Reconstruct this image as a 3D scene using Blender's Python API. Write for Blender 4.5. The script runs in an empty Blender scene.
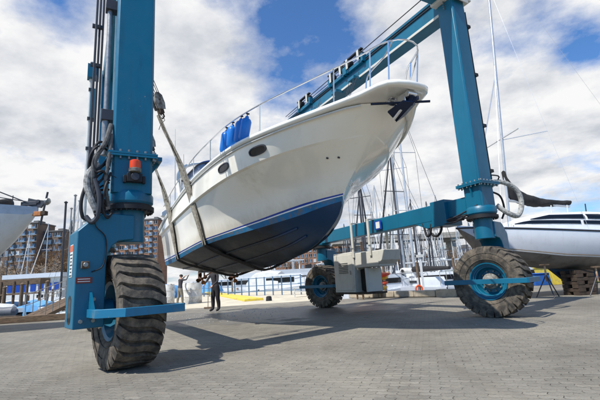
import bpy, bmesh, math, random
from math import sin, cos, pi, radians, sqrt, atan2
from mathutils import Vector, Matrix, Euler
random.seed(7)
S = bpy.context.scene
COL = S.collection
V = Vector

# ------------------------------------------------------------------ camera
F_PX = 395.0; PITCH = radians(11.5); ROLL = radians(3.4)
cp_, sp_ = cos(PITCH), sin(PITCH)
FWD = V((0, cp_, sp_)); U0 = V((0, -sp_, cp_)); R0 = V((1, 0, 0))
UP = U0*cos(ROLL) + R0*sin(ROLL); RT = R0*cos(ROLL) - U0*sin(ROLL)
CAM = V((0, 0, 1.0))
def ray(u, v): return FWD + RT*((u-300)/F_PX) - UP*((v-200)/F_PX)
def at(u, v, Y):
    r = ray(u, v); return CAM + r*(Y/r.y)
def gr(u, v, z=0.0):
    r = ray(u, v); return CAM + r*((z-1.0)/r.z)
cd = bpy.data.cameras.new('camera'); cam = bpy.data.objects.new('camera', cd); COL.objects.link(cam)
m = Matrix((RT, UP, -FWD)).transposed().to_4x4(); m.translation = CAM
cam.matrix_world = m
cd.sensor_width = 36; cd.lens = F_PX/600*36; cd.clip_start = 0.05; cd.clip_end = 5000
S.camera = cam

# ------------------------------------------------------------------ materials
def srgb(r, g, b):
    f = lambda c: (c/255/12.92 if c/255 <= .04045 else ((c/255+.055)/1.055)**2.4)
    return (f(r), f(g), f(b), 1)
class NT:
    def __init__(s, nt): s.nt = nt
    def n(s, t, **kw):
        x = s.nt.nodes.new(t)
        for k, v in kw.items(): setattr(x, k, v)
        return x
    def l(s, a, b): s.nt.links.new(a, b)
def ramp(N, fac, stops, interp='LINEAR'):
    r = N.n('ShaderNodeValToRGB'); r.color_ramp.interpolation = interp
    e = r.color_ramp.elements
    while len(e) < len(stops): e.new(.5)
    for i, (p, c) in enumerate(stops):
        e[i].position = p; e[i].color = c if len(c) == 4 else (*c, 1)
    N.l(fac, r.inputs[0]); return r
def mix(N, fac, a, b, mode='MIX'):
    x = N.n('ShaderNodeMix', data_type='RGBA', blend_type=mode)
    for sock, v in ((x.inputs[0], fac), (x.inputs[6], a), (x.inputs[7], b)):
        if hasattr(v, 'links'): N.l(v, sock)
        else: sock.default_value = v
    return x.outputs[2]
def math_(N, op, a, b=None, c=None, clamp=False):
    x = N.n('ShaderNodeMath', operation=op, use_clamp=clamp)
    for i, v in enumerate((a, b, c)):
        if v is None: continue
        if hasattr(v, 'links'): N.l(v, x.inputs[i])
        else: x.inputs[i].default_value = v
    return x.outputs[0]
def noise(N, vec, scale, detail=5, rough=.55):
    x = N.n('ShaderNodeTexNoise'); x.inputs['Scale'].default_value = scale
    x.inputs['Detail'].default_value = detail; x.inputs['Roughness'].default_value = rough
    N.l(vec, x.inputs['Vector']); return x.outputs[0]
def newmat(name):
    mt = bpy.data.materials.new(name); mt.use_nodes = True
    N = NT(mt.node_tree); b = mt.node_tree.nodes['Principled BSDF']
    tc = N.n('ShaderNodeTexCoord')
    return mt, N, b, tc.outputs['Object']
def mat(name, col, rough=.5, metal=0, var=.12, scale=3., bump=.0, bscale=40., dirt=None, dirt_amt=.0, dscale=2.5, coat=0, stretch=None, spec=.5):
    mt, N, b, vec = newmat(name)
    if stretch:
        mp = N.n('ShaderNodeMapping'); mp.inputs['Scale'].default_value = stretch; N.l(vec, mp.inputs[0]); v2 = mp.outputs[0]
    else: v2 = vec
    dark = tuple(c*(1-var*2) for c in col[:3])+(1,); lite = tuple(min(1, c*(1+var)) for c in col[:3])+(1,)
    r = ramp(N, noise(N, v2, scale, 6, .62), [(.3, dark), (.5, col), (.72, lite)])
    c = r.outputs[0]
    if dirt:
        f = ramp(N, noise(N, v2, dscale, 8, .7), [(.62-dirt_amt, (0, 0, 0)), (.80-dirt_amt*.8, (1, 1, 1))])
        c = mix(N, f.outputs[0], c, dirt)
    N.l(c, b.inputs['Base Color'])
    rr = math_(N, 'MULTIPLY_ADD', noise(N, vec, scale*4, 4), .25, rough-.12)
    N.l(rr, b.inputs['Roughness'])
    b.inputs['Metallic'].default_value = metal
    b.inputs['Specular IOR Level'].default_value = spec
    if coat: b.inputs['Coat Weight'].default_value = coat; b.inputs['Coat Roughness'].default_value = .06
    if bump:
        bp = N.n('ShaderNodeBump'); bp.inputs['Strength'].default_value = bump; bp.inputs['Distance'].default_value = .01
        N.l(noise(N, vec, bscale, 6, .6), bp.inputs['Height']); N.l(bp.outputs[0], b.inputs['Normal'])
    return mt
M = {}
M['blue'] = mat('blue_paint', srgb(2, 98, 127), .40, var=.07, scale=1.5, dirt=srgb(22, 80, 106), dirt_amt=.05, bump=.03, bscale=60, stretch=(1, 1, .25))
M['blue_light'] = mat('blue_paint_pale', srgb(20, 112, 148), .45, var=.08, dirt=srgb(110, 120, 110), dirt_amt=.08)  # paler blue, for the near wheel's guard bar
M['bolt'] = mat('bolt_steel', srgb(150, 152, 150), .4, .7)
M['black'] = mat('black_rubber', srgb(24, 24, 26), .6, var=.2, bump=.1)
M['tyre'] = mat('tyre_rubber', srgb(70, 66, 61), .82, var=.12, scale=9, dirt=srgb(118, 108, 94), dirt_amt=.20, dscale=7, bump=.35, bscale=30, spec=.25)
M['steel'] = mat('galvanised_steel', srgb(150, 150, 148), .38, .6, var=.15, scale=8)
M['chrome'] = mat('stainless_rail', srgb(215, 218, 222), .16, .95, var=.03)
M['hose'] = mat('hose_sleeve', srgb(92, 92, 90), .8, var=.35, scale=14, bump=.5, bscale=35)
M['hosewhite'] = mat('hose_wrap', srgb(158, 157, 152), .8, var=.4, scale=22, bump=.6, bscale=30)
M['gel'] = mat('white_gelcoat', srgb(238, 236, 226), .20, var=.02, scale=1., dirt=srgb(200, 190, 165), dirt_amt=.02, dscale=1.5, coat=.6)
M['gelhull'] = mat('hull_gelcoat', srgb(243, 238, 224), .16, var=.02, scale=.9, coat=.8, dirt=srgb(214, 206, 186), dirt_amt=.05, dscale=1.2, stretch=(1, 1, .3))
M['stripe'] = mat('stripe_blue', srgb(20, 62, 150), .3, var=.06)
M['bootblue'] = mat('antifouling_blue', srgb(22, 108, 152), .55, var=.12, scale=5, dirt=srgb(120, 100, 70), dirt_amt=.12, dscale=7, bump=.1)
M['bottom'] = mat('antifouling_shaded', srgb(26, 33, 41), .40, var=.25, scale=2.2, dirt=srgb(70, 72, 70), dirt_amt=.10, dscale=1.6, bump=.25, bscale=18)  # shade and wet under the hull are put into this dark colour
M['bottomblue'] = mat('antifouling_deep_blue', srgb(16, 66, 100), .42, var=.2, scale=2.5, dirt=srgb(30, 38, 46), dirt_amt=.12, bump=.15)
M['web'] = mat('sling_webbing', srgb(170, 162, 146), .9, var=.25, scale=20, dirt=srgb(84, 76, 66), dirt_amt=.14, dscale=9, bump=.8, bscale=70, spec=.1)
M['webdark'] = mat('dark_webbing', srgb(54, 48, 44), .8, var=.3, scale=15, bump=.6, bscale=60)  # darker webbing for belly straps and tie lines
M['blockgrey'] = mat('pulley_grey', srgb(150, 148, 140), .6, var=.3, scale=9, dirt=srgb(70, 60, 52), dirt_amt=.2, dscale=8)
M['glassdark'] = mat('dark_glass', srgb(18, 20, 24), .08, var=.05)
M['fender'] = mat('fender_vinyl_blue', srgb(18, 118, 206), .35, var=.06)
M['navy'] = mat('anchor_navy', srgb(18, 34, 62), .4, .3, var=.2)
M['bronze'] = mat('bronze', srgb(150, 95, 55), .4, .7, var=.3, scale=10)
M['cabinet'] = mat('cabinet_grey', srgb(198, 196, 186), .55, var=.04, dirt=srgb(150, 142, 126), dirt_amt=.02, bump=.05)
M['orange'] = mat('orange_lens', srgb(226, 72, 22), .25, var=.06)
M['red'] = mat('red_paint', srgb(190, 40, 28), .5)
M['yellow'] = mat('yellow_paint', srgb(226, 200, 70), .65, var=.1, dirt=srgb(150, 140, 110), dirt_amt=.12, dscale=3)
M['concrete'] = mat('concrete', srgb(172, 164, 150), .9, var=.12, scale=2, bump=.4, bscale=12, dirt=srgb(120, 112, 98), dirt_amt=.12)
M['stone'] = mat('kerb_stone', srgb(168, 156, 136), .9, var=.2, scale=3, bump=.7, bscale=9)
M['brick'] = None
M['wood'] = mat('weathered_timber', srgb(112, 92, 72), .85, var=.25, scale=6, bump=.4, stretch=(1, 8, 8), dirt=srgb(60, 50, 42), dirt_amt=.15)
M['wooddark'] = mat('dark_timber', srgb(66, 54, 44), .9, var=.3, scale=6, bump=.5)
M['woodorange'] = mat('new_timber', srgb(186, 120, 70), .8, var=.2, scale=9)
M['white'] = mat('white_paint', srgb(214, 216, 216), .35, var=.04)
M['offwhite'] = mat('offwhite_plastic', srgb(205, 205, 200), .5, var=.08)
M['greyhull'] = mat('grey_hull', srgb(202, 206, 212), .22, var=.03, coat=.5)
M['sail_black'] = mat('black_canvas', srgb(34, 33, 34), .85, var=.25, scale=5, bump=.6, bscale=9)
M['canvas_blue'] = mat('blue_canvas', srgb(24, 84, 160), .8, var=.15, bump=.3, bscale=12)
M['railblue'] = mat('rail_blue', srgb(78, 108, 134), .5)
M['alu'] = mat('mast_aluminium', srgb(196, 198, 200), .35, .5, var=.05)
M['alu_dark'] = mat('dark_spar', srgb(58, 60, 66), .5, .2)
M['tarp'] = mat('white_tarp', srgb(222, 222, 216), .7, var=.06, bump=.8, bscale=5)
M['bark'] = mat('bark', srgb(92, 74, 58), .95, var=.3, scale=6)
M['twig'] = mat('twigs', srgb(120, 92, 62), .95, var=.3, scale=2)
M['bluegrey'] = mat('grey_fender', srgb(96, 98, 104), .55, var=.15)
M['rust'] = mat('rusty_metal', srgb(140, 92, 62), .85, var=.35, scale=3, dirt=srgb(190, 170, 140), dirt_amt=.25)
M['skin'] = mat('skin', srgb(196, 148, 120), .55, var=.05)
M['khaki'] = mat('work_trousers', srgb(128, 122, 108), .9, var=.15, scale=9, bump=.3)
M['darkcloth'] = mat('dark_overalls', srgb(38, 36, 40), .9, var=.25, scale=9, bump=.3)
M['darkjacket'] = mat('dark_jacket', srgb(58, 56, 60), .9, var=.2, scale=9, bump=.3)
M['redcloth'] = mat('rust_sweater', srgb(132, 62, 40), .9, var=.2)
M['hair'] = mat('hair', srgb(44, 32, 24), .7)
M['kayak_yellow'] = mat('kayak_yellow', srgb(232, 186, 40), .45)
M['kayak_red'] = mat('kayak_orange', srgb(218, 74, 36), .45)
M['lifering'] = mat('lifering_orange', srgb(230, 88, 30), .5)
M['asphalt_roof'] = mat('roof_grey', srgb(110, 108, 106), .9)
M['label'] = mat('sticker_white', srgb(214, 214, 208), .5)
M['labelorange'] = mat('sticker_orange', srgb(214, 98, 50), .5)
M['labelred'] = mat('plate_red', srgb(120, 46, 36), .5)
M['ink'] = mat('print_black', srgb(30, 30, 34), .6)
M['rimdark'] = mat('rim_dark', srgb(40, 62, 76), .6, var=.2)
M['vinyl'] = mat('clear_vinyl', srgb(150, 165, 185), .15, var=.1)

def weather(mt, chip, streak):
    nt = mt.node_tree; N = NT(nt); b = nt.nodes['Principled BSDF']; src = b.inputs['Base Color'].links[0].from_socket
    tc = [x for x in nt.nodes if x.type == 'TEX_COORD'][0].outputs['Object']
    mp = N.n('ShaderNodeMapping'); mp.inputs['Scale'].default_value = (9, 9, .55); N.l(tc, mp.inputs[0])
    s = ramp(N, noise(N, mp.outputs[0], 1.0, 7, .7), [(.56, (0, 0, 0)), (.74, (1, 1, 1))])
    c = mix(N, math_(N, 'MULTIPLY', s.outputs[0], .34), src, streak)
    k = ramp(N, noise(N, tc, 26, 3, .6), [(.735, (0, 0, 0)), (.75, (1, 1, 1))])
    k2 = ramp(N, noise(N, tc, 1.3, 3, .6), [(.48, (0, 0, 0)), (.6, (1, 1, 1))])
    c = mix(N, math_(N, 'MULTIPLY', k.outputs[0], k2.outputs[0]), c, chip); N.l(c, b.inputs['Base Color'])
weather(M['blue'], srgb(150, 150, 140), srgb(36, 72, 78)); weather(M['cabinet'], srgb(120, 84, 60), srgb(138, 128, 108)); weather(M['white'], srgb(150, 140, 120), srgb(170, 166, 156))
weather(M['gelhull'], srgb(232, 228, 216), srgb(222, 214, 194)); weather(M['greyhull'], srgb(150, 140, 120), srgb(158, 158, 154)); weather(M['blue_light'], srgb(150, 150, 140), srgb(60, 84, 88))
def pavers():
    mt, N, b, vec = newmat('concrete_pavers')
    mp = N.n('ShaderNodeMapping'); mp.inputs['Rotation'].default_value = (0, 0, radians(17)); N.l(vec, mp.inputs[0])
    sx = N.n('ShaderNodeSeparateXYZ'); N.l(mp.outputs[0], sx.inputs[0])
    # interlocking zigzag outline
    t1 = math_(N, 'PINGPONG', math_(N, 'ADD', sx.outputs[0], 100), .045)
    t2 = math_(N, 'PINGPONG', math_(N, 'ADD', sx.outputs[1], 100), .045)
    y = math_(N, 'MULTIPLY_ADD', t1, .36, sx.outputs[1]); x = math_(N, 'MULTIPLY_ADD', t2, .36, sx.outputs[0])
    cx = N.n('ShaderNodeCombineXYZ'); N.l(x, cx.inputs[0]); N.l(y, cx.inputs[1])
    br = N.n('ShaderNodeTexBrick'); br.offset = .5
    br.inputs['Scale'].default_value = 1; br.inputs['Brick Width'].default_value = .18; br.inputs['Row Height'].default_value = .09
    br.inputs['Mortar Size'].default_value = .0045; br.inputs['Mortar Smooth'].default_value = .35; br.inputs['Bias'].default_value = 0
    br.inputs['Color1'].default_value = srgb(148, 143, 132); br.inputs['Color2'].default_value = srgb(126, 122, 112); br.inputs['Mortar'].default_value = srgb(50, 44, 38)
    N.l(cx.outputs[0], br.inputs['Vector'])
    c = br.outputs['Color']
    # mortar visibility varies
    filln = ramp(N, math_(N, 'ADD', math_(N, 'MULTIPLY', noise(N, vec, 14, 3, .6), .6), math_(N, 'MULTIPLY', noise(N, vec, 1.7, 5, .7), .4)), [(.40, (0, 0, 0)), (.56, (1, 1, 1))])
    c = mix(N, math_(N, 'MULTIPLY', filln.outputs[0], .85), c, srgb(137, 132, 121))
    # big tone changes
    big = ramp(N, noise(N, vec, .35, 6, .6), [(.3, (.62, .61, .60)), (.50, (.92, .92, .92)), (.70, (1.18, 1.17, 1.13))])
    c = mix(N, 1.0, c, big.outputs[0], 'MULTIPLY')
    fine = ramp(N, noise(N, vec, 70, 4, .75), [(.30, (.74, .73, .72)), (.68, (1.16, 1.16, 1.16))])
    c = mix(N, 1.0, c, fine.outputs[0], 'MULTIPLY')
    spots = ramp(N, noise(N, vec, 3.1, 7, .75), [(.64, (0, 0, 0)), (.74, (1, 1, 1))])
    c = mix(N, math_(N, 'MULTIPLY', spots.outputs[0], .55), c, srgb(92, 86, 78))
    pale = ramp(N, noise(N, mp.outputs[0], 9, 6, .75), [(.66, (0, 0, 0)), (.74, (1, 1, 1))])
    c = mix(N, math_(N, 'MULTIPLY', pale.outputs[0], .35), c, srgb(196, 190, 178))
    # tyre tracks and oil drips
    mt2 = N.n('ShaderNodeMapping'); mt2.inputs['Rotation'].default_value = (0, 0, radians(-29)); mt2.inputs['Scale'].default_value = (1.1, .12, 1); N.l(vec, mt2.inputs[0])
    trk = ramp(N, noise(N, mt2.outputs[0], 1.6, 6, .62), [(.52, (0, 0, 0)), (.70, (1, 1, 1))])
    c = mix(N, math_(N, 'MULTIPLY', trk.outputs[0], .38), c, srgb(96, 90, 80))
    vo = N.n('ShaderNodeTexVoronoi'); vo.inputs['Scale'].default_value = .9; N.l(vec, vo.inputs['Vector'])
    oil = ramp(N, math_(N, 'ADD', vo.outputs['Distance'], math_(N, 'MULTIPLY', noise(N, vec, 9, 5, .7), .12)), [(.10, (1, 1, 1)), (.16, (0, 0, 0))])
    c = mix(N, math_(N, 'MULTIPLY', oil.outputs[0], .5), c, srgb(64, 60, 54))
    # single blocks that were replaced or bleached
    wn = N.n('ShaderNodeTexWhiteNoise', noise_dimensions='2D')
    fx = math_(N, 'FLOOR', math_(N, 'DIVIDE', x, .18)); fy = math_(N, 'FLOOR', math_(N, 'DIVIDE', y, .09)); cw = N.n('ShaderNodeCombineXYZ'); N.l(fx, cw.inputs[0]); N.l(fy, cw.inputs[1]); N.l(cw.outputs[0], wn.inputs['Vector'])
    odd = ramp(N, wn.outputs['Value'], [(.0, (.86, .86, .86)), (.12, (.96, .96, .96)), (.88, (1.0, 1.0, 1.0)), (1.0, (1.07, 1.07, 1.05))]); c = mix(N, 1.0, c, odd.outputs[0], 'MULTIPLY')
    # wet, washed-down patch under the boat
    s2 = N.n('ShaderNodeSeparateXYZ'); N.l(vec, s2.inputs[0])
    dx = math_(N, 'MULTIPLY', math_(N, 'ADD', s2.outputs[0], 1.6), .17); dy = math_(N, 'MULTIPLY', math_(N, 'ADD', s2.outputs[1], -13.6), .27)
    d2 = math_(N, 'ADD', math_(N, 'MULTIPLY', dx, dx), math_(N, 'MULTIPLY', dy, dy))
    w = math_(N, 'SUBTRACT', 1.25, d2); w = math_(N, 'ADD', w, math_(N, 'MULTIPLY', math_(N, 'SUBTRACT', noise(N, vec, .9, 6, .7), .5), 3.2))
    wet = ramp(N, w, [(.35, (0, 0, 0)), (.75, (1, 1, 1))]).outputs[0]
    c = mix(N, math_(N, 'MULTIPLY', wet, .5), c, srgb(70, 68, 67))
    N.l(c, b.inputs['Base Color'])
    rr = math_(N, 'MULTIPLY_ADD', wet, -.40, .86); N.l(rr, b.inputs['Roughness'])
    b.inputs['Specular IOR Level'].default_value = .35
    bp = N.n('ShaderNodeBump'); bp.inputs['Strength'].default_value = .55; bp.inputs['Distance'].default_value = .006
    h = math_(N, 'MULTIPLY_ADD', noise(N, vec, 40, 4), .5, math_(N, 'MULTIPLY', math_(N, 'MULTIPLY', br.outputs['Fac'], math_(N, 'SUBTRACT', 1.0, filln.outputs[0])), -1.0))
    h = math_(N, 'ADD', h, math_(N, 'MULTIPLY', noise(N, vec, 5, 3), 1.2))
    N.l(h, bp.inputs['Height']); N.l(bp.outputs[0], b.inputs['Normal'])
    return mt
M['pavers'] = pavers()
def watermat():
    mt, N, b, vec = newmat('harbour_water')
    b.inputs['Base Color'].default_value = srgb(48, 66, 74); b.inputs['Roughness'].default_value = .12
    mp = N.n('ShaderNodeMapping'); mp.inputs['Scale'].default_value = (1, .45, 1); N.l(vec, mp.inputs[0])
    bp = N.n('ShaderNodeBump'); bp.inputs['Strength'].default_value = .5; bp.inputs['Distance'].default_value = .1
    N.l(noise(N, mp.outputs[0], 2.2, 4), bp.inputs['Height']); N.l(bp.outputs[0], b.inputs['Normal']); return mt
M['water'] = watermat()
def brickm(name, c1, c2, mo):
    mt, N, b, vec = newmat(name)
    mp = N.n('ShaderNodeMapping'); mp.inputs['Rotation'].default_value = (pi/2, 0, 0); N.l(vec, mp.inputs[0])
    br = N.n('ShaderNodeTexBrick'); br.inputs['Scale'].default_value = 1; br.inputs['Brick Width'].default_value = .6; br.inputs['Row Height'].default_value = .2
    br.inputs['Mortar Size'].default_value = .02
    br.inputs['Color1'].default_value = c1; br.inputs['Color2'].default_value = c2; br.inputs['Mortar'].default_value = mo
    N.l(mp.outputs[0], br.inputs['Vector'])
    g = ramp(N, noise(N, vec, .3, 5), [(.3, (.75, .75, .75)), (.7, (1.1, 1.1, 1.1))])
    N.l(mix(N, 1.0, br.outputs['Color'], g.outputs[0], 'MULTIPLY'), b.inputs['Base Color']); b.inputs['Roughness'].default_value = .9
    return mt
M['brick'] = brickm('orange_brick', srgb(168, 122, 96), srgb(150, 106, 82), srgb(150, 130, 110))
M['brickdark'] = brickm('brown_brick', srgb(128, 104, 88), srgb(108, 88, 76), srgb(120, 110, 100))
M['winglass'] = mat('window_glass', srgb(70, 92, 116), .1, var=.25, scale=.4)
M['balcony'] = mat('balcony_glass', srgb(120, 140, 160), .2, var=.1)

# ------------------------------------------------------------------ mesh builder
class MB:
    def __init__(s, T=None): s.v = []; s.f = []; s.mi = []; s.m = 0; s.T = T
    def add(s, vs, fs, T=None):
        o = len(s.v)
        for p in vs:
            p = V(p)
            if T is not None: p = T @ p
            if s.T is not None: p = s.T @ p
            s.v.append(p)
        for f in fs: s.f.append(tuple(i+o for i in f)); s.mi.append(s.m)
        return s
    def box(s, c, d, T=None, rz=0, taper=1):
        x, y, z = d[0]/2, d[1]/2, d[2]/2
        R = Matrix.Rotation(rz, 3, 'Z'); c = V(c)
        vs = []
        for k in (-1, 1):
            t = taper if k > 0 else 1
            for a, b in ((-1, -1), (1, -1), (1, 1), (-1, 1)): vs.append(c + R @ V((a*x*t, b*y*t, k*z)))
        return s.add(vs, [(3, 2, 1, 0), (4, 5, 6, 7), (0, 1, 5, 4), (1, 2, 6, 5), (2, 3, 7, 6), (3, 0, 4, 7)], T)
    def cyl(s, a, b, r0, r1=None, n=12, T=None, cap=True):
        return s.tube([a, b], [r0, r0 if r1 is None else r1], n, T, cap)
    def tube(s, pts, r, n=8, T=None, cap=True, flat=None):
        pts = [V(p) for p in pts]; k = len(pts)
        if not isinstance(r, (list, tuple)): r = [r]*k
        vs = []; fs = []; up = None
        for i, p in enumerate(pts):
            d = (pts[min(i+1, k-1)]-pts[max(i-1, 0)])
            if d.length < 1e-9: d = V((0, 0, 1))
            d.normalize()
            if up is None:
                up = V((0, 0, 1)) if abs(d.z) < .9 else V((1, 0, 0))
            x = up - d*up.dot(d)
            if x.length < 1e-6: x = d.orthogonal()
            x.normalize(); up = x; y = d.cross(x)
            for j in range(n):
                a = 2*pi*j/n; vs.append(p + (x*cos(a) + y*sin(a))*r[i])
        for i in range(k-1):
            for j in range(n):
                a = i*n+j; b = i*n+(j+1) % n; fs.append((a, b, b+n, a+n))
        if cap: fs.append(tuple(range(n-1, -1, -1))); fs.append(tuple((k-1)*n+j for j in range(n)))
        return s.add(vs, fs, T)
    def ribbon(s, pts, w, th, side, T=None):
        """flat strap along pts, width along 'side' vector(s), thickness th"""
        pts = [V(p) for p in pts]; vs = []; fs = []; k = len(pts)
        for i, p in enumerate(pts):
            d = (pts[min(i+1, k-1)]-pts[max(i-1, 0)]).normalized(); sd = V(side(i) if callable(side) else side).normalized(); n = d.cross(sd).normalized()
            ww = w[i] if isinstance(w, (list, tuple)) else w
            for a, b in ((-1, -1), (1, -1), (1, 1), (-1, 1)): vs.append(p + sd*a*ww/2 + n*b*th/2)
        for i in range(k-1):
            for j in range(4):
                a = i*4+j; b = i*4+(j+1) % 4; fs.append((a, b, b+4, a+4))
        fs.append((3, 2, 1, 0)); fs.append(tuple((k-1)*4+j for j in range(4)))
        return s.add(vs, fs, T)
    def lathe(s, prof, n=32, T=None, axis='Z', closed=False, cap=True):
        vs = []; fs = []; k = len(prof)
        for h, r in prof:
            for j in range(n):
                a = 2*pi*j/n
                vs.append({'Z': (r*cos(a), r*sin(a), h), 'X': (h, r*cos(a), r*sin(a)), 'Y': (r*sin(a), h, r*cos(a))}[axis])
        for i in range(k-1 + (1 if closed else 0)):
            i2 = (i+1) % k
            for j in range(n):
                fs.append((i*n+j, i*n+(j+1) % n, i2*n+(j+1) % n, i2*n+j))
        if not closed and cap:
            if prof[0][1] > 1e-4: fs.append(tuple(range(n-1, -1, -1)))
            if prof[-1][1] > 1e-4: fs.append(tuple((k-1)*n+j for j in range(n)))
        return s.add(vs, fs, T)
    def prism(s, poly, t0, t1, plane='XZ', T=None):
        n = len(poly)
        f = {'XZ': lambda a, b, t: (a, t, b), 'XY': lambda a, b, t: (a, b, t), 'YZ': lambda a, b, t: (t, a, b)}[plane]
        vs = [f(a, b, t0) for a, b in poly] + [f(a, b, t1) for a, b in poly]
        fs = [tuple(range(n)), tuple(range(2*n-1, n-1, -1))] + [(i, (i+1) % n, (i+1) % n + n, i+n) for i in range(n)]
        return s.add(vs, fs, T)
    def loft(s, rings, closed=False, cap0=False, cap1=False, T=None):
        n = len(rings[0]); vs = [p for r in rings for p in r]; fs = []
        for i in range(len(rings)-1):
            for j in range(n if closed else n-1):
                a = i*n+j; b = i*n+(j+1) % n; fs.append((a, b, b+n, a+n))
        if cap0: fs.append(tuple(range(n-1, -1, -1)))
        if cap1: fs.append(tuple((len(rings)-1)*n+j for j in range(n)))
        return s.add(vs, fs, T)
    def build(s, name, mats, parent=None, bevel=0, loc=None, rz=0, smooth=True, subd=0, solid=0, fix=True, angle=35):
        me = bpy.data.meshes.new(name)
        me.from_pydata([tuple(p) for p in s.v], [], s.f)
        if not isinstance(mats, (list, tuple)): mats = [mats]
        for x in mats: me.materials.append(x if not isinstance(x, str) else M[x])
        for i, p in enumerate(me.polygons): p.material_index = min(s.mi[i], len(mats)-1)
        if fix:
            bm = bmesh.new(); bm.from_mesh(me); bmesh.ops.remove_doubles(bm, verts=bm.verts, dist=1e-5)
            bmesh.ops.recalc_face_normals(bm, faces=bm.faces); bm.to_mesh(me); bm.free()
        if smooth:
            me.polygons.foreach_set('use_smooth', [True]*len(me.polygons)); me.set_sharp_from_angle(angle=radians(angle))
        o = bpy.data.objects.new(name, me); COL.objects.link(o)
        if parent: o.parent = parent
        if loc is not None: o.location = loc
        if rz: o.rotation_euler = (0, 0, rz)
        if solid:
            x = o.modifiers.new('solid', 'SOLIDIFY'); x.thickness = solid; x.offset = -1
        if bevel:
            x = o.modifiers.new('bevel', 'BEVEL'); x.width = bevel; x.segments = 2; x.limit_method = 'ANGLE'; x.angle_limit = radians(40)
        if subd:
            x = o.modifiers.new('sub', 'SUBSURF'); x.levels = subd; x.render_levels = subd
        return o
def tag(o, label=None, cat=None, group=None, kind=None):
    if label: o['label'] = label
    if cat: o['category'] = cat
    if group: o['group'] = group
    if kind: o['kind'] = kind
    return o
def empty(name, loc=(0, 0, 0), rz=0, label=None, cat=None, group=None):
    o = bpy.data.objects.new(name, None); COL.objects.link(o); o.location = loc; o.rotation_euler = (0, 0, rz); o.empty_display_size = .2
    return tag(o, label, cat, group)
def copy_tree(o, loc=None, rz=None, label=None, group=None, scale=None, parent=None):
    c = o.copy(); COL.objects.link(c)
    if parent: c.parent = parent
    for ch in [x for x in ALL_CH(o)]: copy_tree(ch, parent=c)
    if loc is not None: c.location = loc
    if rz is not None: c.rotation_euler = (0, 0, rz)
    if scale: c.scale = (scale, scale, scale)
    if label: c['label'] = label
    if group: c['group'] = group
    return c
def ALL_CH(o): return list(o.children)
def text_mb(txt, size, mt, name, parent, T, ext=.002):
    cu = bpy.data.curves.new(name, 'FONT'); cu.body = txt; cu.size = size; cu.extrude = ext; cu.align_x = 'CENTER'
    tmp = bpy.data.objects.new(name+'_tmp', cu); COL.objects.link(tmp)
    me = bpy.data.meshes.new_from_object(tmp.evaluated_get(bpy.context.evaluated_depsgraph_get()))
    bpy.data.objects.remove(tmp); me.transform(T); me.materials.clear(); me.materials.append(mt)
    o = bpy.data.objects.new(name, me); COL.objects.link(o); o.parent = parent; return o
def interp(tab, x):
    if x <= tab[0][0]: return tab[0][1]
    for (a, ya), (b, yb) in zip(tab, tab[1:]):
        if x <= b:
            t = (x-a)/(b-a); return ya+(yb-ya)*t
    return tab[-1][1]
def crom(P, n):
    """Catmull-Rom through P with n samples overall (by chord param)"""
    P = [V(p) for p in P]; d = [0]
    for a, b in zip(P, P[1:]): d.append(d[-1]+max((b-a).length, 1e-6))
    out = []
    for i in range(n):
        t = d[-1]*i/(n-1); k = 0
        while k < len(P)-2 and t > d[k+1]: k += 1
        u = (t-d[k])/(d[k+1]-d[k]); p1, p2 = P[k], P[k+1]; h = d[k+1]-d[k]
        m1 = (P[k+1]-P[k-1])/(d[k+1]-d[k-1]) if k > 0 else (p2-p1)/h
        m2 = (P[k+2]-P[k])/(d[k+2]-d[k]) if k < len(P)-2 else (p2-p1)/h
        out.append(p1*(2*u**3-3*u*u+1) + m1*h*(u**3-2*u*u+u) + p2*(-2*u**3+3*u*u) + m2*h*(u**3-u*u))
    return out
def arc(c, r, a0, a1, n, plane='XZ'):
    o = []
    for i in range(n):
        a = a0+(a1-a0)*i/(n-1)
        o.append((c[0]+r*cos(a), c[1]+r*sin(a)))
    return o

# ------------------------------------------------------------------ setting
TH = radians(29.6)
ORG = V((.805, 6.96, 0))
EX = V((cos(TH), sin(TH), 0)); EY = V((-sin(TH), cos(TH), 0))
def Lw(x, y, z=0): return ORG + EX*x + EY*y + V((0, 0, z))

WZ = -1.7
g = MB()
yard = [(-40, -25), (60, -25), (60, 30), (14, 27), (7.2, 21.2), (1.3, 19.6), (1.6, 34), (-3, 46), (-14, 46), (-10.5, 24), (-8.2, 17.4), (-40, 16.0)]
n = len(yard)
g.add([(x, y, 0) for x, y in yard], [tuple(range(n))])
tag(g.build('yard_ground', 'pavers', smooth=False), kind='structure')
g = MB(); g.add([(x, y, -.012) for x, y in yard]+[(x, y, -4) for x, y in yard], [(i, i+n, (i+1) % n+n, (i+1) % n) for i in range(n)])
tag(g.build('quay_wall', 'concrete', smooth=False), kind='structure')
g = MB(); g.add([(-3000, 5, WZ), (3000, 5, WZ), (3000, 4000, WZ), (-3000, 4000, WZ)], [(0, 1, 2, 3)])
tag(g.build('water', 'water', smooth=False), kind='structure')
g = MB(); g.add([(-3000, -3000, -3.9), (3000, -3000, -3.9), (3000, 3000, -3.9), (-3000, 3000, -3.9)], [(0, 1, 2, 3)])
tag(g.build('ground', 'concrete', smooth=False), kind='structure')
g = MB()
for i in range(30):
    pass
xs = [-1500+i*60 for i in range(51)]
vs = []
for x in xs:
    yv = 185 + 14*sin(x*.01)
    vs += [(x, yv, WZ-.5), (x, yv+1.5, WZ+2.2), (x, yv+30, WZ+2.6), (x, yv+500, WZ+3)]
fs = [(i*4+j, i*4+4+j, i*4+5+j, i*4+1+j) for i in range(50) for j in range(3)]
g.add(vs, fs); tag(g.build('far_shore', mat('shore_earth', srgb(112, 104, 86), .95, scale=.1)), kind='structure')
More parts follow.
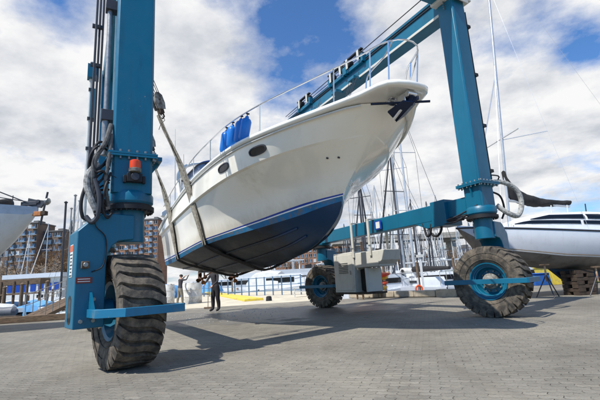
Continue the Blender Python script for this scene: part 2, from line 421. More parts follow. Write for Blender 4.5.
# concrete slab strip of the path behind
pth = MB(); pp = [(1.25, 19.9), (1.55, 33.9), (-2.9, 45.8), (-13.5, 45.8), (-10.0, 24), (-6.2, 19)]
pth.add([(x, y, .004) for x, y in pp], [tuple(range(len(pp)))])
tag(pth.build('concrete_path', mat('pale_concrete', srgb(200, 190, 168), .9, var=.1, scale=.8, dirt=srgb(150, 140, 124), dirt_amt=.1, dscale=.7), smooth=False), kind='structure')
# yellow edge kerb
a = gr(254, 301); b_ = gr(203, 292.0); d = (b_-a)
k = MB(); L_ = d.length
k.box((L_/2, 0, .07), (L_, 1.1, .14))
tag(k.build('yellow_kerb', 'yellow', loc=a, rz=atan2(d.y, d.x), bevel=.02), 'low yellow painted kerb running back along the pale path', 'kerb')
# stone kerb right
a = gr(351, 298); b_ = gr(474, 296.5); d = b_-a; L_ = d.length
root = MB(); x = 0
while x < L_:
    w = random.uniform(.8, 1.3); root.box((x+w/2, 0, .15), (w-.02, .38+random.uniform(-.03, .03), .30+random.uniform(-.04, .03))); x += w
tag(root.build('stone_kerb', 'stone', loc=a, rz=atan2(d.y, d.x), bevel=.03), 'low rough stone kerb at the water side between the lift wheels', 'kerb')

# ------------------------------------------------------------------ travel lift
lift = empty('travel_lift', ORG, TH, 'tall blue straddle boat lift on big tyres carrying the motor yacht', 'boat lift')
MOD = {}   # module yaw in lift frame
YN = radians(221)-TH; YR = radians(44)-TH
posn = {'N': (-3.52, .45, YN), 'G': (-3.53, 6.79, YN), 'R': (3.74, 0, YR), 'F': (3.74, 6.79, YR)}
LEGTOP = 7.55
def leg_mb(x, y, z0=2.34, top=LEGTOP, w=.46):
    g = MB(); g.m = 0
    h = w/2; c = .035
    poly = [(x-h+c, y-h), (x+h-c, y-h), (x+h, y-h+c), (x+h, y+h-c), (x+h-c, y+h), (x-h+c, y+h), (x-h, y+h-c), (x-h, y-h+c)]
    g.prism(poly, z0, top, 'XY')
    return g
def tyre_mb():
    g = MB()
    prof = [(-.20, .385), (-.235, .42), (-.27, .50), (-.283, .585), (-.272, .65), (-.245, .682), (-.15, .698), (0, .703), (.15, .698), (.245, .682), (.272, .65), (.283, .585), (.27, .50), (.235, .42), (.20, .385), (.14, .37), (-.14, .37)]
    g.lathe(prof, 84, axis='X', closed=True)
    g.tube([(-.262, .47*cos(a*2*pi/60), .47*sin(a*2*pi/60)) for a in range(61)], .008, 5, cap=False)
    g.tube([(.262, .47*cos(a*2*pi/60), .47*sin(a*2*pi/60)) for a in range(61)], .008, 5, cap=False)
    n = 27
    xs = [-.292, -.288, -.27, -.18, -.09, 0, .09, .18, .27, .288, .292]
    rt = [.628, .69, .742, .752, .755, .756, .755, .752, .742, .69, .628]
    rb = [.60, .62, .64, .67, .68, .68, .68, .67, .64, .62, .60]
    for i in range(n):
        ph = 2*pi*i/n; vs = []
        for x, r1, r0 in zip(xs, rt, rb):
            q = x/.292
            a = ph + .16*q - .05*sin(q*pi) + .035*cos(q*pi/2)
            wd = (.062 + .018*abs(q)**2 + (.012 if abs(q) > .9 else 0)) + random.uniform(-.002, .002)
            for s_, r_ in ((-1.25, r0), (-1, r1), (1, r1), (1.25, r0)):
                aa = a + s_*wd; vs.append((x, r_*cos(aa), r_*sin(aa)))
        fs = []
        for k in range(len(xs)-1):
            for j in range(3): p = k*4+j; fs.append((p, p+1, p+5, p+4))
        fs += [(3, 2, 1, 0), tuple((len(xs)-1)*4+j for j in range(4))]
        g.add(vs, fs)
    return g
TYRE = None
def wheel(x, y, yaw, first):
    global TYRE
    if first:
        w = tyre_mb().build('tyre', 'tyre', None, angle=28)
        r = MB(); r.lathe([(-.19, .40), (-.232, .392), (-.228, .372), (-.20, .352), (-.17, .347), (-.165, .325), (-.135, .318), (-.13, .295), (-.02, .285), (.02, .24), (.02, .05)], 48, axis='X', cap=False)
        r.lathe([(.19, .40), (.232, .39), (.21, .345), (.15, .33), (.05, .30), (.03, .10)], 48, axis='X', cap=False)
        rim = r.build('rim', 'blue')
        h = MB(); h.lathe([(.02, .17), (-.09, .165), (-.10, .12), (-.17, .115), (-.20, .08), (-.20, .0)], 24, axis='X')
        for i in range(10):
            a = 2*pi*i/10; h.cyl((.02, .215*cos(a), .215*sin(a)), (-.03, .215*cos(a), .215*sin(a)), .018, n=6)
        hub = h.build('hub', 'blockgrey')
        TYRE = (w, rim, hub)
        wh = TYRE
    else:
        wh = []
        for o in TYRE:
            c = o.copy(); COL.objects.link(c); wh.append(c)
    e = bpy.data.objects.new('wheel', None); COL.objects.link(e); e.parent = lift; e.location = (x, y, .748); e.rotation_euler = (0, 0, yaw)
    for o in wh: o.parent = e
    return e
def bolts(g, pts, r=.022, h=.03, axis='Z'):
    for p in pts:
        p = V(p); q = p+V((0, 0, h)) if axis == 'Z' else p+V(axis)*h
        g.cyl(p, q, r, n=6)
first = True
for key, (x, y, yaw) in posn.items():
    leg_mb(x, y, w=.54 if key == 'N' else .46).build('leg', 'blue', lift, bevel=.006)
    # bolted flange joint
    g = MB(); g.box((x, y, 2.87), (.66, .66, .028)); g.box((x, y, 2.905), (.66, .66, .028))
    g.box((x+.36, y, 2.888), (.10, .42, .06)); g.prism([(x+.235, 2.86), (x+.40, 2.86), (x+.235, 2.62)], y-.03, y+.03, 'XZ')
    g.m = 1
    for i in range(6):
        t = -.275+.11*i
        for s_ in (-1, 1):
            for (px, py) in ((x+t, y+s_*.298), (x+s_*.298, y+t)):
                g.cyl((px, py, 2.82), (px, py, 2.955), .017, n=6)
    g.build('leg_flange', ['blue', 'bolt'], lift)
    # gusset plates under flange
    g = MB(); T0 = Matrix.Translation((x, y, 0))
    g.prism([(.232, 2.85), (.30, 2.85), (.232, 2.6)], -.02, .02, 'XZ', T0); g.prism([(-.232, 2.85), (-.30, 2.85), (-.232, 2.6)], -.02, .02, 'XZ', T0)
    # swivel: slewing ring + kingpin
    g.lathe([(2.20, .30), (2.23, .322), (2.33, .322), (2.35, .31), (2.38, .295), (2.38, .05)], 40, T=T0)
    g.build('swivel_collar', 'blue', lift)
    g = MB(); g.lathe([(2.11, .28), (2.11, .335), (2.17, .335), (2.17, .30), (2.20, .30)], 40, T=T0)
    for i in range(28):
        a = 2*pi*i/28; g.cyl((x+.305*cos(a), y+.305*sin(a), 2.085), (x+.305*cos(a), y+.305*sin(a), 2.12), .016, n=6)
    g.build('slewing_ring', 'black', lift)
    # fork in module frame
    e = bpy.data.objects.new('wheel_fork', None)
    T = Matrix.Translation((x, y, 0)) @ Matrix.Rotation(yaw, 4, 'Z')
    g = MB(T); g.lathe([(1.66, .02), (1.66, .205), (2.12, .205), (2.12, .02)], 32)
    prof = [(.0, 2.03), (.40, 2.03), (.50, 1.98), (.70, 1.78), (.70, .57), (.345, .57), (.345, 1.38), (.33, 1.50), (.28, 1.60), (.20, 1.665), (.0, 1.69)]
    g.prism(prof, -.235, .235, 'XZ')
    g.cyl((.36, 0, .748), (.20, 0, .748), .17, n=24); g.cyl((.25, 0, .748), (.12, 0, .748), .12, n=20)
    fk = g.build('wheel_fork', 'blue', lift, bevel=.012)
    # dark oval plate stands for the shade inside the slot, outer face
    g = MB(T)
    sl = [(.09*cos(a)*1.0, .80+(.10 if sin(a) > 0 else -.10) + .08*sin(a)) for a in [2*pi*i/20 for i in range(20)]]
    g.prism(sl, .698, .7035, 'YZ'); g.build('fork_slot_shade', 'glassdark', fk if False else lift)
    # guard bar
    pts = [(.55, .22), (.55, .62), (.28, .87), (-.44, .87), (-.47, .84), (-.47, -.84), (-.44, -.87), (.28, -.87), (.55, -.62), (.55, -.22)]
    g = MB(T); rings = []
    inn = [(.47, .22), (.47, .58), (.25, .79), (-.38, .79), (-.39, .78), (-.39, -.78), (-.38, -.79), (.25, -.79), (.47, -.58), (.47, -.22)]
    z0, z1 = .70, .80
    for (ox, oy), (ix, iy) in zip(pts, inn): rings.append([(ox, oy, z0), (ox, oy, z1), (ix, iy, z1), (ix, iy, z0)])
    g.loft(rings, closed=True, cap0=True, cap1=True)
    g.build('guard_bar', 'blue_light' if key == 'N' else 'blue', lift, bevel=.004)
    for s_ in (-1, 1):
        g = MB(T); g.prism([(s_*.235, .80), (s_*.235, 1.02), (s_*.42, .80)], .50, .53, 'YZ')
        g.build('bar_gusset', 'blue', lift)
    wheel(x, y, yaw, first); first = False
    if key in 'N':
        # stickers, junction box, warning plate, bolts on the fork
        g = MB(T); g.m = 0; g.box((.7025, -.02, 1.42), (.006, .16, .42)); g.m = 1; g.box((.7065, -.02, 1.58), (.004, .15, .08)); g.m = 2
        for i in range(7): g.box((.7065, -.02+.01*(i % 2), 1.50-.045*i), (.004, .12-.02*(i % 3), .014))
        g.build('warning_sticker', ['label', 'labelorange', 'ink'], lift)
        g = MB(T); g.m = 0; g.box((.60, .262, 1.35), (.085, .055, .09)); g.m = 1; g.cyl((.60, .29, 1.35), (.60, .31, 1.35), .03, n=16)
        g.build('junction_box', ['wood', 'bolt'], lift, bevel=.006)
        g = MB(T); g.m = 0; g.box((.60, .239, 1.16), (.19, .008, .075)); g.m = 1
        for i in range(2): g.box((.60, .2445, 1.175-.03*i), (.14, .003, .010))
        g.build('warning_plate', ['labelred', 'label'], lift)
        for (bx, bz) in ((.48, .92), (.48, .66), (.62, .66)):
            g = MB(T); g.cyl((bx, .236, bz), (bx, .262, bz), .024, n=6); g.build('fork_bolt', 'bolt', lift)
        g = MB(T); g.tube(crom([(.52, .30, 2.0), (.50, .27, 1.85), (.38, .262, 1.72), (.36, .256, 1.5), (.40, .262, 1.32), (.52, .262, 1.26)], 22), .008, 6)
        g.build('cable', 'black', lift)

# side frames: lower and upper longitudinal beams
for x in (-3.53, 3.74):
    sg = 1 if x > 0 else -1
    g = MB(); g.box((x, 3.395, 2.46), (.34, 6.79-.46, .40)); g.build('lower_beam', 'blue', lift, bevel=.012)
    g = MB(); g.box((x-sg*.0, .98, 2.40), (.56, .44, .62))
    g.prism([(1.1, 2.27), (1.1, 2.10), (1.5, 2.10), (1.9, 2.27)], x-.165, x+.165, 'YZ')
    g.build('beam_stiffener', 'blue', lift, bevel=.01)
    g = MB(); g.box((x, 4.28, 7.60), (.40, 8.54, .58)); g.build('top_beam', 'blue', lift, bevel=.008)
    g = MB(); g.box((x-sg*.203, 4.36, 7.345), (.012, 8.3, .07)); g.build('flange_strip', 'cabinet', lift)
    g = MB(); g.box((x-sg*.215, 4.36, 7.72), (.03, 8.3, .028)); g.box((x-sg*.215, 4.36, 7.79), (.02, 8.3, .012)); g.build('guide_rail', 'black', lift)
    # hoist rope above the beam
    g = MB(); g.tube([(x-sg*.30, -.3, 8.05), (x-sg*.30, 8.5, 7.98)], .014, 5); g.tube([(x-sg*.24, 2.8, 7.93), (x-sg*.24, 8.4, 7.93)], .012, 5)
    g.build('hoist_rope', 'black', lift)
    for yy in (3.6, 4.6, 6.9):
        g = MB(); T = Matrix.Translation((x, yy, 0)); g.T = T
        g.m = 0; g.box((-sg*.24, 0, 7.75), (.12, .9, .12)); g.box((-sg*.26, .45, 7.82), (.16, .10, .26)); g.box((-sg*.26, -.45, 7.82), (.16, .10, .26))
        g.m = 1; g.cyl((-sg*.16, -.30, 7.98), (-sg*.34, -.30, 7.98), .13, n=20); g.cyl((-sg*.16, .30, 7.98), (-sg*.34, .30, 7.98), .13, n=20)
        g.m = 2; g.box((-sg*.36, -.30, 7.96), (.02, .10, .34)); g.box((-sg*.36, .30, 7.96), (.02, .10, .34)); g.m = 1
        g.box((-sg*.30, 0, 8.12), (.10, .95, .05))
        g.m = 0; g.box((-sg*.30, .05, 7.30), (.30, .32, .10))
        g.build('rope_trolley', ['blue', 'black', 'cabinet'], lift, bevel=.004)
# cross beam at the front end, just above the frame
g = MB(); g.box((.1, -.0, 7.92), (6.75, .5, .6)); g.build('cross_beam', 'blue', lift, bevel=.01)
for x in (-3.53, 3.74):
    g = MB(); g.box((x, -.02, 7.62), (.78, .60, .12)); g.cyl((x-.28, -.34, 7.67), (x-.28, -.24, 7.67), .11, n=24); g.cyl((x-.28, -.37, 7.67), (x-.28, -.34, 7.67), .05, n=12)
    g.box((x, -.31, 7.55), (.56, .02, .16))
    g.build('beam_pivot', 'cabinet', lift, bevel=.01)
g = MB()
for i in range(8): g.cyl((3.50, -.02+.0, 7.36+.06*i), (3.44, -.02, 7.36+.06*i), .014, n=6)
g.build('pivot_bolts', 'bolt', lift)
# pipes down the right leg
g = MB()
for i, dx in enumerate((.26, .30)):
    g.tube([(3.74+dx, -.20+.05*i, 7.3), (3.74+dx, -.20+.05*i, 3.0)], .013, 6)
for z in (6.9, 5.6, 4.3, 3.2): g.box((3.74+.28, -.18, z), (.13, .10, .07))
g.build('leg_pipe', 'black', lift)
NT_ = Matrix.Translation((-.02, .45, 0))
# hydraulic ram and pipes left of the near leg
x0 = -3.53-.33
g = MB(NT_); g.m = 0; g.tube([(x0, -.10, 3.55), (x0, -.10, 9.0)], .038, 12); g.m = 1
for z in (3.5, 5.30): g.box((x0+.02, -.10, z), (.17, .15, .16))
g.m = 0; g.tube([(x0, -.10, 2.9), (x0, -.10, 3.5)], .05, 12)
g.build('hydraulic_ram', ['steel', 'alu_dark'], lift, bevel=.004)
g = MB(NT_); g.tube([(x0+.12, -.04, 3.0), (x0+.12, -.04, 8.6)], .03, 8); g.build('conduit', 'offwhite', lift)
g = MB(NT_)
for i in range(3): g.tube([(x0-.18+.05*i, .4+.1*i, 2.9), (x0-.16+.05*i, .5+.1*i, 8.8)], .018, 6)
for z in (4.6, 5.3, 6.6): g.box((x0-.15, .5, z), (.16, .06, .05))
g.build('hydraulic_pipe', 'alu_dark', lift)
g = MB(); g.m = 0; g.tube([(-4.05, 6.5, 2.9), (-4.05, 6.5, 7.7)], .05, 10); g.m = 1
for z in (4.1, 5.0, 5.9, 6.8): g.box((-4.0, 6.5, z), (.2, .14, .09))
g.m = 2; g.box((-4.0, 6.45, 7.35), (.30, .26, .42)); g.box((-3.98, 6.45, 6.35), (.12, .22, .9))
g.build('rear_leg_pipe', ['offwhite', 'alu_dark', 'blue'], lift)
# hose bundle on near leg
def hose(pts, r, mt, name='hose', n=10): 
    if pts[0][0] < 0: pts = [(-3.78+(p[0]+3.78)*.60, p[1]*.9, p[2]-.02) for p in pts]
    g = MB(NT_ if pts[0][0] < 0 else None); g.tube(crom(pts, 40), r, n); return g.build(name, mt, lift)
hose([(-3.80, -.25, 3.35), (-3.92, -.32, 3.05), (-4.10, -.38, 2.80), (-4.14, -.36, 2.50), (-4.08, -.30, 2.15), (-3.98, -.25, 1.98)], .034, 'hose')
hose([(-4.05, -.30, 2.74), (-4.22, -.34, 2.58), (-4.24, -.34, 2.40), (-4.14, -.36, 2.22), (-4.0, -.34, 2.05)], .046, 'hosewhite')
hose([(-3.78, -.26, 3.2), (-3.84, -.36, 2.8), (-3.88, -.36, 2.45), (-3.80, -.3, 2.15)], .026, 'hose')
hose([(-3.78, -.20, 3.0), (-4.02, -.3, 3.06), (-4.16, -.32, 2.92), (-4.2, -.30, 2.7), (-4.12, -.28, 2.5)], .018, 'black')
hose([(-3.80, -.22, 2.95), (-4.06, -.34, 2.98), (-4.22, -.34, 2.82), (-4.2, -.34, 2.55), (-4.0, -.35, 2.48), (-3.85, -.33, 2.7)], .015, 'black')
hose([(-4.0, -.38, 2.95), (-4.14, -.40, 2.76), (-4.08, -.40, 2.60), (-3.95, -.40, 2.62), (-3.80, -.34, 2.5)], .016, 'black')
hose([(-4.26, -.34, 2.45), (-4.34, -.34, 2.2), (-4.30, -.33, 2.0), (-4.18, -.3, 1.95)], .022, 'black')
hose([(-4.10, -.40, 2.5), (-4.0, -.44, 2.25), (-4.02, -.42, 2.0), (-4.12, -.40, 1.92), (-4.24, -.36, 2.0)], .030, 'alu_dark')
hose([(-3.78, -.34, 2.62), (-3.9, -.42, 2.35), (-3.92, -.42, 2.1), (-3.82, -.4, 1.98), (-3.7, -.3, 2.1)], .016, 'black')
for i in range(9):
    a = random.uniform(0, 6)
    hose([(-3.80, -.24, 2.9-.1*i), (-3.97-.03*(i % 3), -.36, 2.75-.09*i+.05*sin(a)), (-4.10+.05*sin(a), -.38, 2.55-.06*i), (-4.0+.06*cos(a), -.36, 2.3-.03*i), (-3.86, -.3, 2.2-.02*i)], .013+.003*(i % 2), 'black')
# white wrapped hose loop on right leg
hose([(3.98, -.1, 2.95), (4.25, -.30, 2.92), (4.52, -.42, 2.72), (4.58, -.44, 2.42), (4.40, -.42, 2.14), (4.15, -.35, 2.20), (4.02, -.20, 2.40)], .055, 'hosewhite')
hose([(3.98, -.1, 2.75), (4.2, -.2, 2.62), (4.28, -.2, 2.3), (4.15, -.2, 2.1)], .022, 'black')
hose([(3.95, -.2, 3.1), (4.12, -.3, 3.05), (4.2, -.2, 2.95), (4.35, -.3, 2.95)], .016, 'black')
hose([(3.64, 1.05, 2.2), (3.62, 1.1, 1.98), (3.62, 1.25, 1.88), (3.62, 1.42, 1.98), (3.64, 1.45, 2.2)], .03, 'black')
hose([(3.6, 1.35, 2.2), (3.58, 1.42, 1.94), (3.58, 1.52, 1.92), (3.6, 1.62, 2.25)], .03, 'black')
hose([(3.50, -.1, 2.4), (3.48, .6, 2.22), (3.50, 1.2, 2.2)], .02, 'alu_dark')
hose([(3.50, -.05, 2.34), (3.46, .5, 2.12), (3.50, 1.2, 2.16)], .016, 'black')
g = MB(); g.cyl((3.55, .35, 2.18), (3.55, 1.15, 2.22), .05, n=12); g.cyl((3.55, -.1, 2.16), (3.55, .35, 2.18), .025, n=10); g.build('steering_ram', ['alu_dark'], lift)
# beacon and horn on near leg
bx, by = -3.50, .175
g = MB(); g.lathe([(0, .070), (.02, .074), (.105, .071), (.118, .055), (.122, 0)], 24, T=Matrix.Translation((bx, by-.10, 2.665)))
bc = g.build('beacon_light', 'orange', lift)
g = MB(); g.lathe([(0, .080), (.045, .083), (.05, .076), (.05, 0)], 24, T=Matrix.Translation((bx, by-.10, 2.615))); g.build('beacon_base', 'blockgrey', lift)
g = MB(); g.m = 0; g.box((bx, by-.05, 2.54), (.20, .10, .12)); g.m = 1; g.cyl((bx, by-.10, 2.54), (bx, by-.15, 2.54), .035, .055, n=20); g.m = 0; g.box((bx-.125, by-.04, 2.52), (.04, .07, .10)); g.box((bx+.125, by-.04, 2.52), (.04, .07, .10))
g.build('horn', ['black', 'alu_dark'], lift, bevel=.004)
# small wires
hose([(-3.76, -.26, 2.6), (-3.68, -.30, 2.57), (-3.60, -.27, 2.55)], .006, 'alu_dark', 'wire', 5)

# power pack hung below the right beam
xb = 3.70
g = MB(); g.box((xb, 4.95, 1.16), (.70, 1.10, 1.25)); cab = g.build('engine_cabinet', 'cabinet', lift, bevel=.02)
g = MB(); g.box((xb-.354, 4.95, 1.16), (.014, .96, 1.10)); dr = g.build('cabinet_door', 'cabinet', lift, bevel=.004)
g = MB(); 
for i in range(7): g.box((xb-.366, 4.95, 1.45-.05*i), (.012, .5, .018))
g.build('louvres', 'alu_dark', dr); g = MB(); g.box((xb-.372, 4.58, 1.15), (.02, .04, .12)); g.build('latch', 'steel', dr)
g = MB(); g.box((xb, 3.82, 1.50), (.62, 1.12, .46)); g.prism([(3.26, 1.32), (3.26, 1.73), (2.98, 1.73), (3.08, 1.44)], xb-.33, xb+.33, 'YZ'); tk = g.build('fuel_tank', 'cabinet', lift, bevel=.02)
g = MB(); g.cyl((xb-.1, 3.5, 1.72), (xb-.1, 3.5, 1.79), .05, n=16); g.build('filler_cap', 'black', tk)
for yy in (3.55, 4.38):
    g = MB(); g.box((xb-.345, yy, 2.12), (.03, .09, 1.05)); g.box((xb+.345, yy, 2.12), (.03, .09, 1.05)); g.box((xb, yy, 2.67), (.72, .10, .03)); g.build('hanger_strap', 'cabinet', lift)
g = MB(); g.box((xb+.1, 4.15, .90), (.45, .5, .66)); g.build('engine_block', 'black', lift, bevel=.03)
g = MB(); g.box((xb-.05, 3.86, .90), (.6, .04, .70)); g.build('cabinet_side_panel', 'cabinet', lift, bevel=.01)
g = MB(); g.box((xb, 4.65, .51), (.75, 1.7, .05)); g.build('engine_tray', 'wooddark', lift)
g = MB(); g.cyl((xb+.1, 4.5, 1.78), (xb+.1, 4.5, 2.1), .035, n=10); g.build('exhaust_pipe', 'rust', lift)
g = MB(); g.box((xb-.18, 3.28, 2.46), (.02, .30, .26)); g.build('number_plate', 'stripe', lift)
g = MB(); g.box((xb-.192, 3.28, 2.46), (.008, .17, .19)); g.build('plate_face', 'label', lift)

# ------------------------------------------------------------------ motor yacht   (local: +x = bow, y = port, z up)
# lift frame: +Y is back. boat forward = -Y lift. boat local x -> -Y ; boat local y(port=left of bow) 
yacht = empty('motor_yacht', ORG, TH-pi/2, 'cream and blue motor yacht hanging in slings from the blue lift', 'motor yacht')
NS = 44
bev = {}
def curve(tab): return crom([V(t) for t in tab], NS)
keel = [(-8.0, 0, 1.47), (-7, 0, 1.33), (-5, 0, 1.33), (-3.3, 0, 1.38), (-1.8, 0, 1.53), (-1.0, 0, 1.73), (-.45, 0, 1.97), (-.20, 0, 2.16), (-.10, 0, 2.30)]
chine = [(-8.0, 1.60, 1.74), (-6.5, 1.62, 1.77), (-5, 1.61, 1.86), (-3.8, 1.52, 1.95), (-2.98, 1.34, 2.01), (-2.1, 1.06, 2.07), (-1.4, .76, 2.14), (-.8, .46, 2.22), (-.38, .22, 2.31), (-.10, .0, 2.37)]
blue = [(-8.0, 1.64, 1.93), (-6.5, 1.67, 1.95), (-5, 1.66, 2.0), (-3.63, 1.55, 2.09), (-2.85, 1.37, 2.14), (-1.75, .97, 2.26), (-.78, .50, 2.41), (-.38, .26, 2.46), (-.03, .0, 2.50)]
mid = [(-8.0, 1.70, 2.4), (-6.0, 1.73, 2.42), (-4.5, 1.70, 2.46), (-3.2, 1.58, 2.52), (-2.0, 1.28, 2.6), (-1.0, .88, 2.70), (-.3, .52, 2.78), (.12, .22, 2.80), (.36, .0, 2.82)]
knuc = [(-8.0, 1.76, 2.72), (-6, 1.80, 2.80), (-4.5, 1.80, 2.88), (-3.14, 1.76, 2.96), (-1.85, 1.63, 3.04), (-.95, 1.44, 3.09), (-.2, 1.14, 3.14), (.35, .78, 3.18), (.70, .42, 3.22), (.92, .0, 3.27)]
sheer = [(-8.0, 1.82, 2.86), (-6.9, 1.84, 3.08), (-5.5, 1.85, 3.25), (-3.5, 1.86, 3.40), (-2, 1.77, 3.475), (-1, 1.63, 3.495), (-.3, 1.43, 3.495), (.35, 1.16, 3.51), (.85, .84, 3.545), (1.2, .50, 3.595), (1.40, 0, 3.63)]
C_ = {k_: curve(t) for k_, t in dict(keel=keel, chine=chine, blue=blue, mid=mid, knuc=knuc, sheer=sheer).items()}
def mir(p): return V((p.x, -p.y, p.z))
def band(names, mult, mt, name, parent=yacht, both=True, subdivs=4, out=0):
    # smooth loft across the named curves, on both sides
    g = MB()
    for sgn in (1, -1):
        rings = []
        for i in range(NS):
            row = [C_[nm][i] for nm in names]
            if len(row) > 2: row = crom(row, subdivs)
            elif len(row) == 2:
                row = [row[0].lerp(row[1], k_/(subdivs-1)) for k_ in range(subdivs)]
            if sgn < 0: row = [mir(p) for p in row]
            rings.append(row)
        g.loft(rings)
    return g.build(name, mt, parent, angle=50)
# bottom with deadrise and slight concavity
g = MB()
for sgn in (1, -1):
    rings = []
    for i in range(NS):
        a, b = C_['keel'][i], C_['chine'][i]
        row = []
        for k_ in range(7):
            t = k_/6; p = a.lerp(b, t); p.z -= .05*sin(pi*t)*min(1, b.y*1.2); row.append(V((p.x, sgn*p.y, p.z)))
        rings.append(row)
    g.loft(rings)
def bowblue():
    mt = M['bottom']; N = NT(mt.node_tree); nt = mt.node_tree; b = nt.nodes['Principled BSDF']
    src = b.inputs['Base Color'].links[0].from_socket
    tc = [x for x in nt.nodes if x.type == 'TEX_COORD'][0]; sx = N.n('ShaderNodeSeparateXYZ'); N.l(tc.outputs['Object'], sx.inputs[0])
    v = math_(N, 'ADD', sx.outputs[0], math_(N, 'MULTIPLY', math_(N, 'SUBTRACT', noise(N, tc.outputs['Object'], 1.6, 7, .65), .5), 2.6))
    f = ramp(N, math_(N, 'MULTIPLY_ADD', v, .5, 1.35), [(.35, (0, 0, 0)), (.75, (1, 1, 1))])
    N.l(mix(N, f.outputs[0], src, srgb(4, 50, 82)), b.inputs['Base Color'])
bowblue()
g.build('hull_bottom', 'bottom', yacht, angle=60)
# spray strakes
for fr in (.38, .70):
    for sgn in (1, -1):
        g = MB(); pts = []
        for i in range(2, NS-6):
            a, b = C_['keel'][i], C_['chine'][i]; p = a.lerp(b, fr); p.z -= .05*sin(pi*fr)*min(1, b.y*1.2)+.008; p.y *= sgn; pts.append(p)
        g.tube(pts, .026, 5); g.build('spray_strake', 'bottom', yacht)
# waterline band: blue paint between chine and stripe, then stripes
def lerpc(a, b, t): return [p.lerp(q, t) for p, q in zip(C_[a], C_[b])]
C_['b1'] = lerpc('chine', 'blue', .66); C_['b2'] = lerpc('chine', 'blue', .79); C_['chf'] = [p+V((0, .03 if p.y > .05 else 0, .0)) for p in C_['chine']]
band(['chine', 'b1'], 1, 'bootblue', 'bottom_paint_band')
band(['b1', 'b2'], 1, 'gel', 'white_pinstripe', subdivs=2)
C_['blue_up'] = lerpc('blue', 'mid', .09)
band(['b2', 'blue'], 1, 'stripe', 'waterline_stripe', subdivs=2)
C_['blue_up'] = lerpc('blue', 'mid', .0)
M['gelscum'] = M['gelhull'].copy(); mt_ = M['gelscum']; N_ = NT(mt_.node_tree); b_n = mt_.node_tree.nodes['Principled BSDF']; src_ = b_n.inputs['Base Color'].links[0].from_socket
tc_ = [x for x in mt_.node_tree.nodes if x.type == 'TEX_COORD'][0].outputs['Object']; sx_ = N_.n('ShaderNodeSeparateXYZ'); N_.l(tc_, sx_.inputs[0])
wl_ = math_(N_, 'SUBTRACT', sx_.outputs[2], math_(N_, 'MULTIPLY_ADD', sx_.outputs[0], .075, 2.50))
m2 = N_.n('ShaderNodeMapping'); m2.inputs['Scale'].default_value = (10, 10, .8); N_.l(tc_, m2.inputs[0])
v_ = math_(N_, 'SUBTRACT', math_(N_, 'MULTIPLY', noise(N_, m2.outputs[0], 1.0, 6, .7), .42), wl_)
f_ = ramp(N_, v_, [(.10, (0, 0, 0)), (.30, (1, 1, 1))])
N_.l(mix(N_, math_(N_, 'MULTIPLY', f_.outputs[0], .32), src_, srgb(176, 160, 122)), b_n.inputs['Base Color'])
band(['blue', 'mid', 'knuc'], 1, 'gelscum', 'hull_side', subdivs=11)
C_['kn2'] = [V((p.x, p.y+(.065*min(1, p.y*2)), p.z+.02)) for p in C_['knuc']]
C_['kn2'][-1] = V((.955, 0, 3.285))
band(['knuc', 'kn2'], 1, 'gelhull', 'knuckle', subdivs=2)
band(['kn2', 'sheer'], 1, 'gelhull', 'upper_hull_side', subdivs=5)
# transom
g = MB(); row = [C_[k_][0] for k_ in ('keel', 'chine', 'blue', 'mid', 'knuc', 'sheer')]; row2 = [mir(p) for p in row[::-1]]
g.add(row+row2[:-1], [tuple(range(len(row)+len(row2)-1))]); g.build('transom', 'gel', yacht)
# gunwale / deck rim with pulpit
deck = [(-8.0, 1.86, 2.94), (-6.9, 1.87, 3.14), (-5.5, 1.88, 3.32), (-3.67, 1.90, 3.47), (-2, 1.82, 3.54), (-1, 1.69, 3.56), (-.3, 1.50, 3.56), (.4, 1.22, 3.57), (.85, .96, 3.61), (1.2, .72, 3.66), (1.42, .56, 3.70), (1.62, .49, 3.72), (1.80, .40, 3.72), (1.95, .22, 3.69), (2.0, 0, 3.67)]
D = crom([V(p) for p in deck], 70)
C2 = []
for p in D:  # inner (underside joins) ring: toward hull
    C2.append(p)
def sheer_at(s):
    return interp([(p[0], p[1]) for p in sheer], s) if s < 1.32 else 0
g = MB()
full = D + [mir(p) for p in D[::-1]][1:]
def offs(path, d_in, dz):
    out = []
    k = len(path)
    for i, p in enumerate(path):
        t = (path[min(i+1, k-1)]-path[max(i-1, 0)]); t.z = 0; t.normalize(); nrm = V((t.y, -t.x, 0))  # points inward?
        c = V((p.x-1, 0, 0))-V((p.x, p.y, 0))
        if nrm.dot(V((-.3, -p.y, 0))) < 0: nrm = -nrm
        out.append(p+nrm*d_in+V((0, 0, dz)))
    return out
r0 = offs(full, 0, 0)
prof_in = [(.10, .032), (.03, .028), (.004, .008), (.0, -.02), (.008, -.045), (.04, -.058), (.10, -.062)]
rings = [offs(full, a, b) for a, b in prof_in]
n = len(full)
rr = [[rings[j][i] for j in range(len(prof_in))] for i in range(n)]
g.loft(rr); g.build('gunwale', 'gel', yacht, angle=60)
g = MB(); half = len(D)
ins = rings[0]
g.add(ins, [(i, i+1, n-2-i, n-1-i) for i in range(half-2)] + [(half-2, half-1, half)]) ; g.build('deck', 'gel', yacht, angle=60)
# underside from sheer to gunwale (fore overhang and pulpit underside)
ins = rings[-1]
g = MB(); vs = list(ins); g.add(vs, [(i, i+1, n-2-i, n-1-i) for i in range(half-2)] + [(half-2, half-1, half)])
g.build('pulpit_underside', 'gel', yacht, angle=60)
# rub rail line beneath the gunwale
g = MB(); pts = [V((p.x, p.y+.012, p.z)) for p in C_['sheer'][:-2]]
for sgn in (1, -1): g.tube([V((p.x, sgn*p.y, p.z-.025)) for p in pts], .016, 6)
g.build('rub_rail', 'offwhite', yacht)
